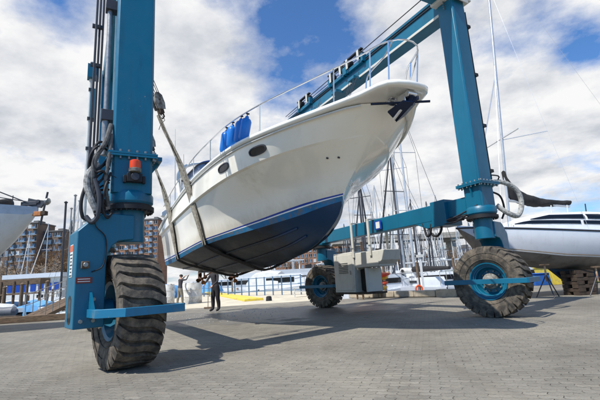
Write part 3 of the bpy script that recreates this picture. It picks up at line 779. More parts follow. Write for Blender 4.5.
# portholes
def hull_pt(s, t, side=-1):
    i = min(range(NS), key=lambda q: abs(C_['kn2'][q].lerp(C_['sheer'][q], t).x-s)); a = C_['kn2'][i]; b = C_['sheer'][i]; p = a.lerp(b, t)
    i2 = min(i+1, NS-1); q = C_['kn2'][i2].lerp(C_['sheer'][i2], t); i3 = max(i-1, 0); q0 = C_['kn2'][i3].lerp(C_['sheer'][i3], t)
    tx = (q-q0).normalized(); up = (b-a).normalized(); nn = tx.cross(up).normalized()
    if nn.y < 0: nn = -nn
    up = nn.cross(tx)
    if up.z < 0: up = -up
    f = lambda w: V((w.x, side*w.y, w.z))
    return f(p), f(tx), f(up), f(nn)
for s_, wd in ((-.42, .225), (-1.58, .225)):
    for side in (-1, 1):
        p, tx, up, nn = hull_pt(s_, .50, side)
        Tm = Matrix((tx, up, nn)).transposed().to_4x4(); Tm.translation = p
        def sup(a, rx, ry): 
            c, s2 = cos(a), sin(a); return (rx*abs(c)**.8*(1 if c > 0 else -1), ry*abs(s2)**.8*(1 if s2 > 0 else -1))
        g = MB(); A = [2*pi*i/32 for i in range(32)]
        o = [sup(a, wd, .083) for a in A]; i_ = [sup(a, wd-.028, .060) for a in A]
        g.loft([[(x, y, -.03) for x, y in o], [(x, y, .012) for x, y in o], [(x, y, .016) for x, y in i_], [(x, y, .0) for x, y in i_]], closed=True, T=Tm)
        po = g.build('porthole', 'alu_dark', yacht)
        g = MB(); g.prism(i_, -.01, .004, 'XY', T=Tm); g.build('porthole_glass', 'glassdark', po)
# thru-hull drains
for s_, t_ in ((-.42, .0),):
    pass
for ii, t_ in ((NS-4, .55), (NS-3, .50)):
    p = C_['mid'][ii].lerp(C_['knuc'][ii], t_); g = MB(); g.lathe([(-.02, .016), (.012, .015), (.012, .0)], 12, T=Matrix.Translation((p.x, -p.y-.012, p.z)) @ Matrix.Rotation(pi/2, 4, 'X')); g.build('drain_fitting', 'alu_dark', yacht)
# bow eye
g = MB(); g.tube([(.16, 0, 2.60), (.22, 0, 2.58), (.25, 0, 2.62), (.22, 0, 2.68)], .014, 6); g.build('bow_eye', 'chrome', yacht)
# bow rail
def deckp(s, inset=.08, dz=0):
    # point on deck edge at station s
    best = min(D, key=lambda p: abs(p.x-s)); return V((best.x, max(best.y-inset, 0), best.z+dz))
railpts = []
S_list = [-7.6, -6.5, -5.5, -4.5, -3.4, -2.2, -1.2, -.3, .5, 1.0, 1.4, 1.70]
hts = [.60, .60, .60, .60, .58, .56, .56, .56, .58, .61, .64, .65]
for s_, h in zip(S_list, hts):
    p = deckp(s_, .10, h); railpts.append(p)
tip = [V((1.84, .26, 4.37)), V((1.92, .12, 4.38))]
side_p = railpts+tip
fullr = side_p + [mir(p) for p in side_p[::-1]]
g = MB(); g.tube(crom(fullr, 150), .013, 8); rail = g.build('bow_rail', 'chrome', yacht)
for sgn in (1, -1):
    for s_, h in ((-6.5, .60), (-5.0, .60), (-3.6, .58), (-2.3, .56), (-.35, .56), (.95, .59), (1.5, .63), (1.80, .655)):
        a = deckp(s_, .12, .02); b = deckp(s_, .10, h); b.x += .0
        a.x -= .10
        g = MB(); g.tube([V((a.x, sgn*a.y, a.z)), V((b.x, sgn*b.y, b.z))], .012, 7); g.lathe([(0, .035), (.015, .02), (.02, 0)], 10, T=Matrix.Translation((a.x, sgn*a.y, a.z)))
        g.build('stanchion', 'chrome', yacht)
    # mid rail near pulpit
    g = MB(); g.tube(crom([V((1.36, sgn*.44, 3.72)), V((1.42, sgn*.42, 3.98)), V((1.70, sgn*.31, 4.18)), V((1.84, sgn*.26, 4.35))], 20), .012, 7); g.build('pulpit_brace', 'chrome', yacht)
# cleats & hatch on foredeck
for sgn in (1, -1):
    g = MB(); g.tube([(1.05, sgn*.66, 3.70), (1.25, sgn*.58, 3.70)], .014, 7); g.cyl((1.10, sgn*.64, 3.63), (1.10, sgn*.64, 3.70), .012, n=6); g.cyl((1.2, sgn*.60, 3.63), (1.2, sgn*.60, 3.70), .012, n=6)
    g.build('cleat', 'chrome', yacht)
g = MB(); g.box((1.35, 0, 3.70), (.34, .18, .14)); g.build('windlass', 'chrome', yacht, bevel=.03)
# anchor under the pulpit
g = MB(Matrix.Translation((-.10, 0, .17))); g.box((1.80, .02, 3.41), (.30, .10, .10)); g.cyl((1.93, -.08, 3.40), (1.93, .08, 3.40), .05, n=16); g.cyl((1.58, -.14, 3.40), (1.58, .06, 3.40), .04, n=12); g.box((1.80, -.06, 3.36), (.16, .02, .16)); g.box((1.80, .08, 3.36), (.16, .02, .16))
g.build('anchor_roller', 'chrome', yacht, bevel=.008)
g = MB(Matrix.Translation((-.20, 0, .20))); g.box((1.88, 0, 3.26), (.56, .03, .06), T=None)
g.prism([(1.86, 3.38), (2.00, 3.44), (2.10, 3.30), (2.02, 3.20), (1.84, 3.24)], -.022, .022, 'XZ')
for sgn in (1, -1):
    g.add([(2.08, 0, 3.24), (1.68, sgn*.02, 3.10), (1.70, sgn*.17, 3.22), (1.98, sgn*.12, 3.28), (2.08, 0, 3.22), (1.68, 0, 3.08), (1.70, sgn*.18, 3.195), (1.98, sgn*.13, 3.255)],
          [(0, 1, 2, 3), (7, 6, 5, 4), (0, 3, 7, 4), (3, 2, 6, 7), (2, 1, 5, 6), (1, 0, 4, 5)])
g.build('anchor', 'navy', yacht, bevel=.005)
g = MB(Matrix.Translation((-.20, 0, .20))); g.tube([(1.62, -.42, 3.32), (2.12, .28, 3.27)], .019, 8); g.build('anchor_stock', 'navy', yacht)
g = MB(Matrix.Translation((-.20, 0, .20))); g.tube([(1.70, -.07, 3.10), (1.86, -.05, 3.20)], .028, 8); g.build('anchor_swivel', 'chrome', yacht)
# cabin trunk, windscreen, superstructure
def trunk(rows, name, mt):
    g = MB(); rings = []
    for (s_, hw, zb, zt, rnd) in rows:
        r = [(s_, -hw, zb), (s_, -hw*.97, zb+(zt-zb)*.5), (s_, -hw*.82, zb+(zt-zb)*.88), (s_, -hw*.4, zt), (s_, hw*.4, zt), (s_, hw*.82, zb+(zt-zb)*.88), (s_, hw*.97, zb+(zt-zb)*.5), (s_, hw, zb)]
        rings.append(r)
    g.loft(rings, cap0=True, cap1=True); return g.build(name, mt, yacht, subd=2, angle=70)
trunk([(.6, .25, 3.55, 3.60, 0), (.2, .6, 3.55, 3.68, 0), (-.8, 1.05, 3.5, 3.80, 0), (-2.2, 1.28, 3.45, 3.88, 0), (-3.6, 1.36, 3.4, 3.94, 0), (-5.0, 1.40, 3.2, 3.94, 0), (-7.4, 1.40, 3.0, 3.6, 0)], 'cabin_trunk', 'gel')
g = MB()
wsb = []; wst = []
for i in range(21):
    a = -pi/2+pi*i/20; cx = cos(a); sy = sin(a)
    wsb.append(V((-4.75+1.05*cx**.7 if cx > 1e-6 else -4.75, 1.50*sy, 3.74 if abs(sy) < .8 else 3.70))); wst.append(V((-5.05+.80*(cx**.7 if cx > 1e-6 else 0), 1.36*sy, 4.30)))
wsb = [V((-6.6, -1.55, 3.5))]+wsb+[V((-6.6, 1.55, 3.5))]; wst = [V((-6.6, -1.40, 4.28))]+wst+[V((-6.6, 1.40, 4.28))]
g.loft([wsb, wst]); g.build('windscreen', 'vinyl', yacht, solid=.012)
g = MB(); g.tube(wst, .030, 8); g.tube(wsb, .022, 8)
for i in (4, 8, 12, 16, 20): 
    if i < len(wsb): g.tube([wsb[i], wst[i]], .02, 6)
g.build('windscreen_frame', 'alu_dark', yacht)
g = MB(); tp = []
for k_ in range(4):
    zz = 4.30+.16*sin(k_/3*pi/2); f = cos(k_/3*pi/2*.8); tp.append([V((-5.6+(p.x+5.6)*(f*.35+.65), p.y*(f*.5+.5), zz)) for p in wst])
g.loft(tp, cap1=True); g.build('bimini_top', 'canvas_blue', yacht, solid=.01)
g = MB(); g.tube(crom([(-6.4, -1.5, 3.6), (-6.7, -1.45, 4.6), (-6.8, -.9, 4.95), (-6.8, .9, 4.95), (-6.7, 1.45, 4.6), (-6.4, 1.5, 3.6)], 24), .06, 8); g.build('radar_arch', 'gel', yacht)
for (x, y, z0, z1) in ((-5.35, -1.62, 3.4, 4.75), (-7.1, -1.5, 3.6, 6.2), (-6.6, 1.3, 4.7, 6.4)):
    g = MB(); g.tube([(x, y, z0), (x-.03, y, z1)], [.014, .006], 6); g.lathe([(0, .03), (.08, .02), (.1, 0)], 8, T=Matrix.Translation((x, y, z0)))
    g.build('antenna', 'offwhite', yacht)
g = MB(); g.lathe([(0, .15), (.05, .22), (.16, .22), (.24, .12), (.26, 0)], 20, T=Matrix.Translation((-7.5, -1.65, 3.25))); g.build('horseshoe_buoy', 'white', yacht)
# stern running gear
for sgn in (1, -1):
    g = MB(); g.tube([(-6.3, sgn*.55, 1.42), (-7.5, sgn*.55, 1.24)], .022, 8); g.box((-7.2, sgn*.55, 1.42), (.08, .03, .26)); g.build('propeller_shaft', 'bronze', yacht)
    g = MB()
    for k_ in range(4):
        a = k_*pi/2+.4; T = Matrix.Translation((-7.5, sgn*.55, 1.24)) @ Matrix.Rotation(a, 4, 'X') @ Matrix.Rotation(radians(32), 4, 'Z')
        bl = [(0, .03), (.06, .10), (.08, .13), (.05, .19), (-.05, .19), (-.08, .13), (-.06, .10)]
        g.prism(bl, -.006, .006, 'YZ', T=T)
    g.lathe([(-.07, .045), (.05, .04), (.09, 0)], 12, T=Matrix.Translation((-7.5, sgn*.55, 1.24)) @ Matrix.Rotation(-pi/2, 4, 'Y'))
    g.build('propeller', 'bronze', yacht)
    g = MB(); g.prism([(-7.9, 1.50), (-7.55, 1.50), (-7.62, 1.16), (-7.92, 1.18)], sgn*.55-.02, sgn*.55+.02, 'XZ'); g.build('rudder', 'bronze', yacht, bevel=.008)
# swim platform
g = MB(); g.box((-8.35, 0, 2.05), (.7, 3.0, .10)); g.build('swim_platform', 'gel', yacht, bevel=.03)

# fenders (things of their own) hung on the rail
fp = None
for i, s_ in enumerate((-.92, -1.16, -1.46, -1.74)):
    p = deckp(s_, .14, .03); w = Matrix.Translation(ORG) @ Matrix.Rotation(TH-pi/2, 4, 'Z') @ V((p.x, -p.y, p.z))
    if fp is None:
        fp = empty('boat_fender', w, TH)
        g = MB(); g.lathe([(0, .02), (.03, .035), (.06, .07), (.11, .088), (.47, .088), (.52, .07), (.55, .035), (.58, .03), (.60, .015), (.60, 0)], 20); g.build('fender_body', 'fender', fp)
        g = MB(); g.tube([(0, 0, .58), (0, .02, .66)], .008, 5); g.box((0, .0, .645), (.05, .04, .03)); g.build('fender_line', 'black', fp)
        f = fp
    else: f = copy_tree(fp)
    f.location = w; f.rotation_euler = (radians(13+random.uniform(-3, 3)), radians(5+random.uniform(-3, 3)), TH); f.scale = (1.12, 1.12, .86)
    tag(f, ['bright blue boat fender nearest the bow of the four on the rail', 'second blue fender from the bow hanging on the yacht rail', 'third blue fender from the bow hanging on the yacht rail', 'blue fender farthest from the bow on the yacht rail'][i], 'fender', 'blue fenders hung on the yacht bow rail')

# slings: lift-local coordinates
def hull_section(y, n=9):
    """points around hull at lift y (boat s=-y), starboard sheer -> keel -> port sheer"""
    s = -y; out = []
    for nm in ('deck', 'sheer', 'knuc', 'mid', 'blue', 'chine', 'keel'):
        c = D if nm == 'deck' else C_[nm]
        i = min(range(len(c)-1), key=lambda q: abs(c[q].x-s)); out.append((c[i].y, c[i].z))
    return out
def sling(y, label, lean=0.0, xb=2.60, zb=5.08):
    e = empty('lifting_sling', Lw(0, y, 0), TH, label, 'sling', 'webbing slings under the yacht')
    prof = hull_section(y)
    pr = [(w+.025, z) for w, z in prof[:-1]]+[(0, prof[-1][1]-.03)]
    pr[0] = (prof[0][0]+.03, prof[0][1])
    pts = [(-xb, lean, zb)] + [(-w, 0, z) for w, z in (pr[0],)] + [(-w, 0, z-.01) for w, z in pr[4:]]
    left = pts; right = [(-p[0], p[1], p[2]) for p in pts[:-1]][::-1]
    P = left+right
    for sgn, nm in ((-1, 'a'), (1, 'b')):
        # upper strap (two plies twisted)
        a = V((sgn*xb, lean, zb)); b = V((sgn*pr[0][0], 0, pr[0][1])); c = V((sgn*pr[4][0], 0, pr[4][1])); d = V((sgn*(pr[5][0]+.02), 0, pr[5][1]-.02))
        q = [a.lerp(b, t/8) for t in range(8)] + [b, b.lerp(c, .5), c, d]
        g = MB()
        sides = lambda i: V((.25*sin(i*.8), 1, 0))
        g.ribbon(q, [.10, .11, .13, .15, .17, .19, .21, .23, .25, .26, .26, .26], .02, sides)
        g.ribbon([p+V((sgn*.03, .035, 0)) for p in q], [.08, .09, .11, .13, .15, .16, .18, .20, .21, .22, .23, .23], .02, lambda i: V((-.35*sin(i*.9+1), 1, 0)))
        g.build('strap', 'web', e)
    g = MB(); bot = [V((-(pr[5][0]+.02), 0, pr[5][1]-.02))]
    k_, c_ = prof[-1], prof[5]
    for t in range(1, 8): bot.append(V((-c_[0]*(1-t/8), 0, c_[1]+(k_[1]-c_[1])*t/8-.085)))
    bot.append(V((0, 0, k_[1]-.04))); bot = bot + [V((-p.x, 0, p.z)) for p in bot[:-1][::-1]]
    g.ribbon(bot, .17, .03, (0, 1, 0)); g.ribbon([p+V((0, .03, -.02)) for p in bot], .10, .03, (0, 1, 0)); g.build('belly_strap', 'webdark', e)
    for sgn in (-1, 1):
        T = Matrix.Translation((sgn*(xb+.02), lean, zb+.28)) @ Matrix.Rotation(sgn*radians(16), 4, 'Y') @ Matrix.Rotation(radians(25), 4, 'Z')
        g = MB(); g.m = 0
        cheek = [(-.10, -.16), (.10, -.16), (.13, 0), (.11, .20), (.04, .27), (-.04, .27), (-.11, .20), (-.13, 0)]
        g.prism(cheek, -.085, -.065, 'XZ', T=T); g.prism(cheek, .065, .085, 'XZ', T=T); g.prism([(a*.8, b*.8) for a, b in cheek], -.02, .02, 'XZ', T=T)
        g.m = 1; g.lathe([(-.06, .12), (-.03, .085), (.03, .085), (.06, .12)], 20, T=T @ Matrix.Translation((0, 0, .08)), axis='Y')
        g.cyl((0, -.10, .08), (0, .10, .08), .025, n=10, T=T)
        g.box((0, 0, -.20), (.10, .14, .12), T=T); g.tube([(-.05, 0, -.22), (-.06, .02, -.34), (0, 0, -.38), (.06, 0, -.32), (.05, 0, -.22)], .02, 7, T=T)
        g.build('pulley_block', ['blockgrey', 'wooddark'], e, bevel=.006)
        g = MB(); g.tube(crom([(sgn*(xb-.05), lean, zb), (sgn*(xb-.12), lean-.05, zb-.14), (sgn*(xb-.05), lean-.04, zb-.22), (sgn*(xb+.02), lean-.1, zb-.42)], 10), .008, 5); g.build('tie_line', 'webdark', e)
        g = MB()
        for dy in (-.075, -.03, .03, .075):
            g.tube([(sgn*(xb+.02)+sgn*dy*.5, lean+dy, zb+.42), (sgn*3.44, dy*3.2+lean*.4, 7.42)], .009, 5)
        g.build('hoist_cable', 'alu_dark', e)
sling(3.62, 'wide grey webbing sling crossing the yacht hull nearer the camera')
sling(5.9, 'webbing sling under the yacht stern, half hidden behind the near wheel', xb=2.45, zb=4.9)
# ------------------------------------------------------------------ sail boat on stands, right
def X_at(px, Y): return at(px, 275, Y).x
CABZ = .16
sb = empty('sailing_boat', at(456.5, 227, 13.8), 0, 'white cabin sailing yacht propped on stands behind the right wheel', 'sailing boat')
sb.rotation_euler = (radians(0), radians(4.3), radians(5))
NX = 26
def sbprof(x):
    t = x/9.2
    zs = -.16*sin(pi*min(t, 1)*.9)
    hb = 1.36*(1-(1-min(t/.5, 1))**2.1)**.75 - (.25*max(0, t-.6)/.4)
    stem = .95
    zk = interp([(0, -.05), (.35, -.42), (.8, -.92), (1.3, -1.16), (3, -1.38), (5, -1.42), (7, -1.28), (9.2, -.85)], x)
    return zs, max(hb, .012), zk
rings_t, rings_b, sheerL = [], [], []
hullp = MB(); bott = MB()
for sgn in (1, -1):
    R1 = []; R2 = []
    for i in range(NX):
        x = 9.2*(i/(NX-1))**1.2; zs, hb, zk = sbprof(x)
        zc = zs-.36*(zs-zk) if False else zk+(zs-zk)*.30
        pts = [(x, sgn*hb, zs), (x, sgn*hb*1.02, zs-(zs-zk)*.2), (x, sgn*hb*.98, zs-(zs-zk)*.45), (x, sgn*hb*.86, zc)]
        R1.append(pts)
        R2.append([(x, sgn*hb*.86, zc), (x, sgn*hb*.62, zk+(zs-zk)*.13), (x, sgn*hb*.3, zk+.03), (x, 0, zk)])
    hullp.loft(R1); bott.loft(R2)
hullp.build('hull', 'greyhull', sb, angle=60); bott.build('hull_bottom', mat('old_antifouling', srgb(120, 116, 112), .7, var=.15, dirt=srgb(80, 70, 62), dirt_amt=.1), sb, angle=60)
g = MB()
zs, hb, zk = sbprof(9.2); g.add([(9.2, -hb, zs), (9.2, hb, zs), (9.2, hb*.86, zk+(zs-zk)*.3), (9.2, 0, zk), (9.2, -hb*.86, zk+(zs-zk)*.3)], [(0, 1, 2, 3, 4)]); g.build('transom', 'greyhull', sb)
g = MB()
for sgn in (1, -1):
    g.tube([(9.2*(i/25)**1.2, sgn*(sbprof(9.2*(i/25)**1.2)[1]+.01), sbprof(9.2*(i/25)**1.2)[0]-.05) for i in range(26)], .028, 6)
g.build('rub_stripe', 'ink', sb)
g = MB()
for sgn in (1, -1):
    g.tube([(9.2*(i/25)**1.2, sgn*(sbprof(9.2*(i/25)**1.2)[1]*.90+.012), sbprof(9.2*(i/25)**1.2)[2]+(sbprof(9.2*(i/25)**1.2)[0]-sbprof(9.2*(i/25)**1.2)[2])*.34) for i in range(2, 26)], .014, 5)
g.build('boot_stripe', mat('tan_stripe', srgb(120, 104, 84), .6), sb)
g = MB(); dk = [[(9.2*(i/25)**1.2, -sbprof(9.2*(i/25)**1.2)[1], sbprof(9.2*(i/25)**1.2)[0]), (9.2*(i/25)**1.2, 0, sbprof(9.2*(i/25)**1.2)[0]+.06), (9.2*(i/25)**1.2, sbprof(9.2*(i/25)**1.2)[1], sbprof(9.2*(i/25)**1.2)[0])] for i in range(26)]
g.loft(dk); g.build('deck', 'white', sb)
g = MB(); rings = []
for (x, hw, h) in ((1.5, .5, .0), (2.1, .72, .28), (2.9, .85, .46), (4.2, .95, .56), (5.4, .98, .54), (6.3, .98, .36), (6.7, .95, .10)):
    z = -.14+CABZ; rings.append([(x, -hw, z), (x, -hw*.95, z+h*.6), (x, -hw*.75, z+h*.95), (x, 0, z+h*1.08), (x, hw*.75, z+h*.95), (x, hw*.95, z+h*.6), (x, hw, z)])
g.loft([[(r[0][0], r[0][1], -.25)]+r+[(r[-1][0], r[-1][1], -.25)] for r in rings], cap0=True, cap1=True); g.build('cabin', 'white', sb, angle=50)
def cab_y(x, z):
    hw = interp([(1.5, .5), (2.1, .72), (2.9, .85), (4.2, .95), (5.4, .98), (6.3, .98), (6.7, .95)], x); hh = interp([(1.5, .02), (2.1, .28), (2.9, .46), (4.2, .56), (5.4, .54), (6.3, .36), (6.7, .1)], x)
    return hw*interp([(-1, 1), (0, 1), (.6, .95), (.95, .75), (1.08, .0)], (z+.14-CABZ)/max(hh, .05))+.022
for top, bot, xa_, xb_ in (([(2.25, .24), (2.9, .40), (4.6, .46), (5.9, .36), (6.15, .28)], [(2.25, .22), (3.2, .27), (5.2, .28), (6.15, .27)], 2.25, 6.15), ([(1.75, .08), (2.2, .19), (4.8, .22), (6.0, .16), (6.35, .10)], [(1.75, .06), (3.5, .09), (6.35, .08)], 1.75, 6.35)):
    for sgn in (1, -1):
        for (u0, u1) in ((0, .46), (.48, .8), (.82, 1)):
            g = MB(); R_ = []
            for i in range(9):
                x = xa_+(xb_-xa_)*(u0+(u1-u0)*i/8); zt_, zb_ = interp(top, x), interp(bot, x)
                R_.append([(x, sgn*cab_y(x, zb_+(zt_-zb_)*k_/3), zb_+(zt_-zb_)*k_/3) for k_ in range(4)])
            g.loft(R_); g.build('cabin_window', 'glassdark', sb)
mx = 1.95
g = MB(); g.tube([(mx, 0, .10), (mx+.02, 0, 12.0)], .05, 12)
g.tube([(mx, -1.0, 3.35+.0), (mx, 1.0, 3.35)], .02, 6)
g.build('mast', 'alu', sb)
g = MB(); g.tube([(mx, 0, 3.3), (mx+1.25, -.75, 3.42)], .018, 6); g.build('spreader', 'alu', sb)
g = MB(); g.tube([(mx-.02, 0, 5.9), (mx-.75, -.02, 3.0), (mx-1.3, -.05, 0)], .026, 5); g.build('forestay', 'alu', sb)
for (a_, b_) in (((mx, 0, 10), (mx+1.25, -.75, 3.42)), ((mx+1.25, -.75, 3.42), (mx+1.9, -1.2, 0)), ((mx, 0, 11.8), (8.9, 0, .2)), ((mx, 0, 6.5), (mx-.9, -1.0, 0))):
    g = MB(); g.tube([a_, b_], .005, 4); g.build('stay', 'alu', sb)
g = MB(); g.tube([(mx, -.02, 1.0), (mx+2.3, -.03, .86)], .05, 8); g.build('boom', 'alu', sb)
# black sail cover draped on the boom
g = MB(); rings = []
for i in range(22):
    t = i/21; x = mx-.06+2.42*t
    top = interp([(0, 2.12), (.06, 1.80), (.16, 1.50), (.32, 1.27), (.55, 1.12), (.8, 1.07), (1, 1.08)], t)
    bot = interp([(0, 1.98), (.03, 1.25), (.08, .98), (.4, .80), (.75, .84), (1, .92)], t)
    w = .09+.07*sin(pi*min(1, t*1.1+.1))
    c = (top+bot)/2; h = (top-bot)/2; r = []
    for j in range(14):
        a = 2*pi*j/14; r.append((x, w*cos(a)*(1+.25*sin(7*t*3+j)), c+h*sin(a)+.012*sin(j*3+i*2.3)))
    rings.append(r)
g.loft(rings, closed=True, cap0=True, cap1=True); g.build('sail_cover', 'sail_black', sb, angle=60)
for (x, y, z0, z1) in ((3.35, -.3, .38, .82), (3.95, -.3, .38, .85), (4.38, -.6, .3, .85)):
    g = MB(); g.tube([(x, y, z0), (x, y, z1)], .02, 6); g.build('boom_prop', 'alu_dark' if x > 4.2 else 'offwhite', sb)
for i, x in enumerate((.3, 1.4, 7.2, 8.3)):
    g = MB(); zs, hb, zk = sbprof(x); g.tube([(x, -hb+.06, zs), (x, -hb+.06, zs+.55)], .012, 6); g.build('stanchion', 'chrome', sb)
g = MB(); g.tube([(.15, -.1, .55), (.3, -.3, .55), (1.4, -.75, .5)], .008, 5); g.tube([(.0, 0, 0), (.15, -.1, .55)], .012, 5); g.build('pulpit_rail', 'chrome', sb)
g = MB(); g.prism([(3.2, -1.36), (5.6, -1.36), (5.4, -1.75), (3.7, -1.75)], -.09, .09, 'XZ'); g.build('keel', 'bottom', sb, bevel=.02)
T = Matrix.Translation((.58, -.53, -.26)) @ Matrix.Rotation(radians(-33), 4, 'Z') @ Matrix.Rotation(radians(90), 4, 'X')
text_mb('BC  43', .17, M['ink'], 'registration_number', sb, T)
# stands
def jack_stand(loc, h, rz, label):
    e = empty('jack_stand', loc, rz, label, 'boat stand', 'boat stands and props under the sailing yacht')
    for k_ in range(3):
        a = k_*2*pi/3; g = MB(); g.tube([(0, 0, h*.72), (.38*cos(a), .38*sin(a), .02)], .018, 6); g.build('leg', 'alu_dark', e)
    g = MB(); g.tube([(0, 0, h*.5), (0, 0, h)], .028, 8); g.build('screw_post', 'rust', e)
    g = MB(); g.box((0, 0, h+.02), (.2, .2, .04)); g.build('pad', 'wood', e)
    return e
jack_stand((X_at(546, 12.9), 12.9, 0), 1.02, .3, 'steel jack stand to the left of the dark timber crib')
jack_stand((X_at(597, 12.7), 12.7, 0), .86, 1.2, 'steel jack stand at the right frame edge, right of the timber crib')
jack_stand((X_at(500, 13.2), 13.3, 0), 1.2, .7, 'steel jack stand mostly hidden behind the right tyre')
cr = empty('timber_crib', (X_at(577, 13.5), 13.5, 0), .1, 'dark stacked timber crib under the sailing yacht', 'timber crib')
for lv in range(7):
    for s_ in (-1, 1):
        g = MB(); 
        if lv % 2: g.box((s_*.19, 0, .055+.115*lv), (.24, .7, .11))
        else: g.box((0, s_*.22, .055+.115*lv), (.66, .24, .11))
        g.build('timber', 'wooddark', cr, bevel=.006)
tb = MB(); rings = []
for (x, w, h) in ((-.55, .05, .1), (-.4, .3, .55), (0, .45, 1.0), (.4, .42, .85), (.8, .3, .75), (1.2, .1, .4)):
    rings.append([(x, -w, 0), (x, -w*.9, h*.6), (x, -w*.2, h), (x, w*.3, h*.95), (x, w*.9, h*.6), (x, w, 0)])
tb.loft(rings, cap0=True, cap1=True)
o = tb.build('covered_dinghy', 'tarp', None, loc=(X_at(590, 20), 20, 2.2), rz=.2, subd=2); o.scale = (1.5, 1.5, 1.5)
tag(o, 'white tarpaulin covered shape behind the sailing yacht stern', 'boat cover')
rack = MB()
for xx in (-1, 1.6):
    for yy in (-.5, .5): rack.tube([(xx, yy, -2.2), (xx, yy, .1)], .05, 6)
rack.box((.3, 0, .02), (3.2, 1.3, .08)); o2 = rack.build('storage_rack', 'steel', None, loc=(X_at(590, 20), 20, 2.2), rz=.2); tag(o2, 'steel rack carrying the white covered shape behind the yacht', 'rack')
# yellow skip and clutter behind
g = MB(); g.box((0, 0, .45), (3.2, 1.4, .9), taper=1.1); g.box((0, 0, .92), (3.6, 1.6, .06)); o = g.build('yellow_skip', 'yellow', None, loc=(X_at(575, 22), 22, 0), bevel=.02); tag(o, 'yellow steel skip behind the timber crib', 'skip')
g = MB(); g.box((0, 0, .3), (1.4, 1, .6)); g.box((0, 0, .62), (1.5, 1.1, .04)); o = g.build('blue_bin', 'canvas_blue', None, loc=(X_at(542, 22), 22, 0), bevel=.02); tag(o, 'low blue bin beyond the right wheel', 'bin')

# ------------------------------------------------------------------ left boat bow
lb = empty('fishing_boat', at(38, 212, 12), 0, 'grey white boat bow jutting in from the left frame edge', 'boat')
g = MB(); g2 = MB()
def lbp(x):
    t = min(x/3.0, 1); hb = 1.5*(1-(1-t)**1.9)
    zk = interp([(0, -.02), (.25, -.35), (.6, -.75), (1.0, -1.2), (1.6, -1.75), (3, -2.1), (7, -2.2)], x)
    return max(hb, .01), zk
for sgn in (1, -1):
    R = []; R2 = []
    for i in range(22):
        x = 7*(i/21)**1.4; hb, zk = lbp(x)
        R.append([(-x, sgn*hb, .16+.02*x), (-x, sgn*hb*.99, .05+.02*x), (-x, sgn*hb*.96, -.10*min(1, x*4))])
        R2.append([(-x, sgn*hb*.96, -.10*min(1, x*4)), (-x, sgn*hb*.86, zk*.35), (-x, sgn*hb*.6, zk*.7), (-x, 0, zk)])
    g.loft(R); g2.loft(R2)
g.build('bulwark', mat('greyblue_paint', srgb(176, 188, 200), .5), lb, angle=60); g2.build('hull', 'white', lb, angle=60)
g = MB(); g.loft([[(-7*(i/21)**1.4, -lbp(7*(i/21)**1.4)[0], .14+.02*7*(i/21)**1.4), (-7*(i/21)**1.4, lbp(7*(i/21)**1.4)[0], .14+.02*7*(i/21)**1.4)] for i in range(22)]); g.build('deck', 'alu_dark', lb)
g = MB(); g.tube([(-.05, 0, .18), (-1.3, -.2, .75), (-2.2, -.6, .8)], .018, 6); g.tube([(-.1, .05, .3), (-1.2, -.3, .5), (-1.5, -.4, .22)], .014, 6); g.tube([(-.75, -.1, .18), (-.75, -.1, .55)], .014, 6); g.build('bow_rail', 'alu_dark', lb)
g = MB(); g.m = 0; g.box((-.28, 0, .28), (.5, .10, .12)); g.prism([(-.35, .22), (.10, .12), (.25, .34), (-.1, .40), (-.32, .46)], -.03, .03, 'XZ'); g.cyl((.0, -.06, .33), (.0, .06, .33), .06, n=12); g.build('anchor', 'alu_dark', lb, bevel=.01)
g = MB(); g.tube([(.10, 0, -.42), (.26, 0, .62)], .03, 8); g.build('pole', 'alu_dark', lb)
g = MB(); g.lathe([(0, .0), (.0, .11), (.05, .115), (.10, .07), (.13, .0)], 20, T=Matrix.Translation((.26, -.03, .32)) @ Matrix.Rotation(radians(110), 4, 'Y')); g.build('deck_lamp', 'steel', lb)
g = MB(); g.m = 0; g.box((-.02, 0, -.06), (.30, .16, .13)); g.m = 1; g.box((.20, 0, -.05), (.14, .15, .13)); g.build('timber_block', ['woodorange', 'wooddark'], lb, bevel=.008)
g = MB(); g.cyl((-1.0, -.4, .2), (-1.0, .1, .35), .16, n=14); g.build('winch', 'black', lb)
for x in (-2.6, -5.5):
    g = MB(); zt = lb.location.z+lbp(-x)[1]-.02
    g.box((lb.location.x+x, 12, zt/2), (.5, 1.0, zt)); o = g.build('support_block', 'wooddark', None, bevel=.01); tag(o, 'timber block stack under the left boat, %s' % ('nearer its bow' if x > -3 else 'nearer its stern'), 'support')

# grey fender roll and dock timbers at the left edge
g = MB(); c0 = gr(8, 317); g.lathe([(-1.3, .0), (-1.28, .12), (-1.15, .24), (1.15, .25), (1.30, .12), (1.33, .0)], 24, axis='X', T=Matrix.Translation((c0.x-.85, c0.y, .27)))
tag(g.build('inflatable_fender', 'bluegrey'), 'fat grey cylindrical fender lying on the yard at left', 'fender')
g = MB(); c0 = gr(5, 322); g.box((c0.x, c0.y, .12), (1.2, .4, .24)); tag(g.build('timber_baulk', 'wooddark', bevel=.02), 'dark timber baulk lying in front of the grey fender', 'timber')
g = MB(); a_ = V((-14, 15.9, 0)); b_ = V((-7.9, 17.0, 0)); d = b_-a_; g.box((d.length/2, 0, .12), (d.length, .28, .24)); tag(g.build('dock_edge_beam', 'wood', loc=a_, rz=atan2(d.y, d.x), bevel=.02), 'long weathered timber beam along the quay edge at left', 'beam')

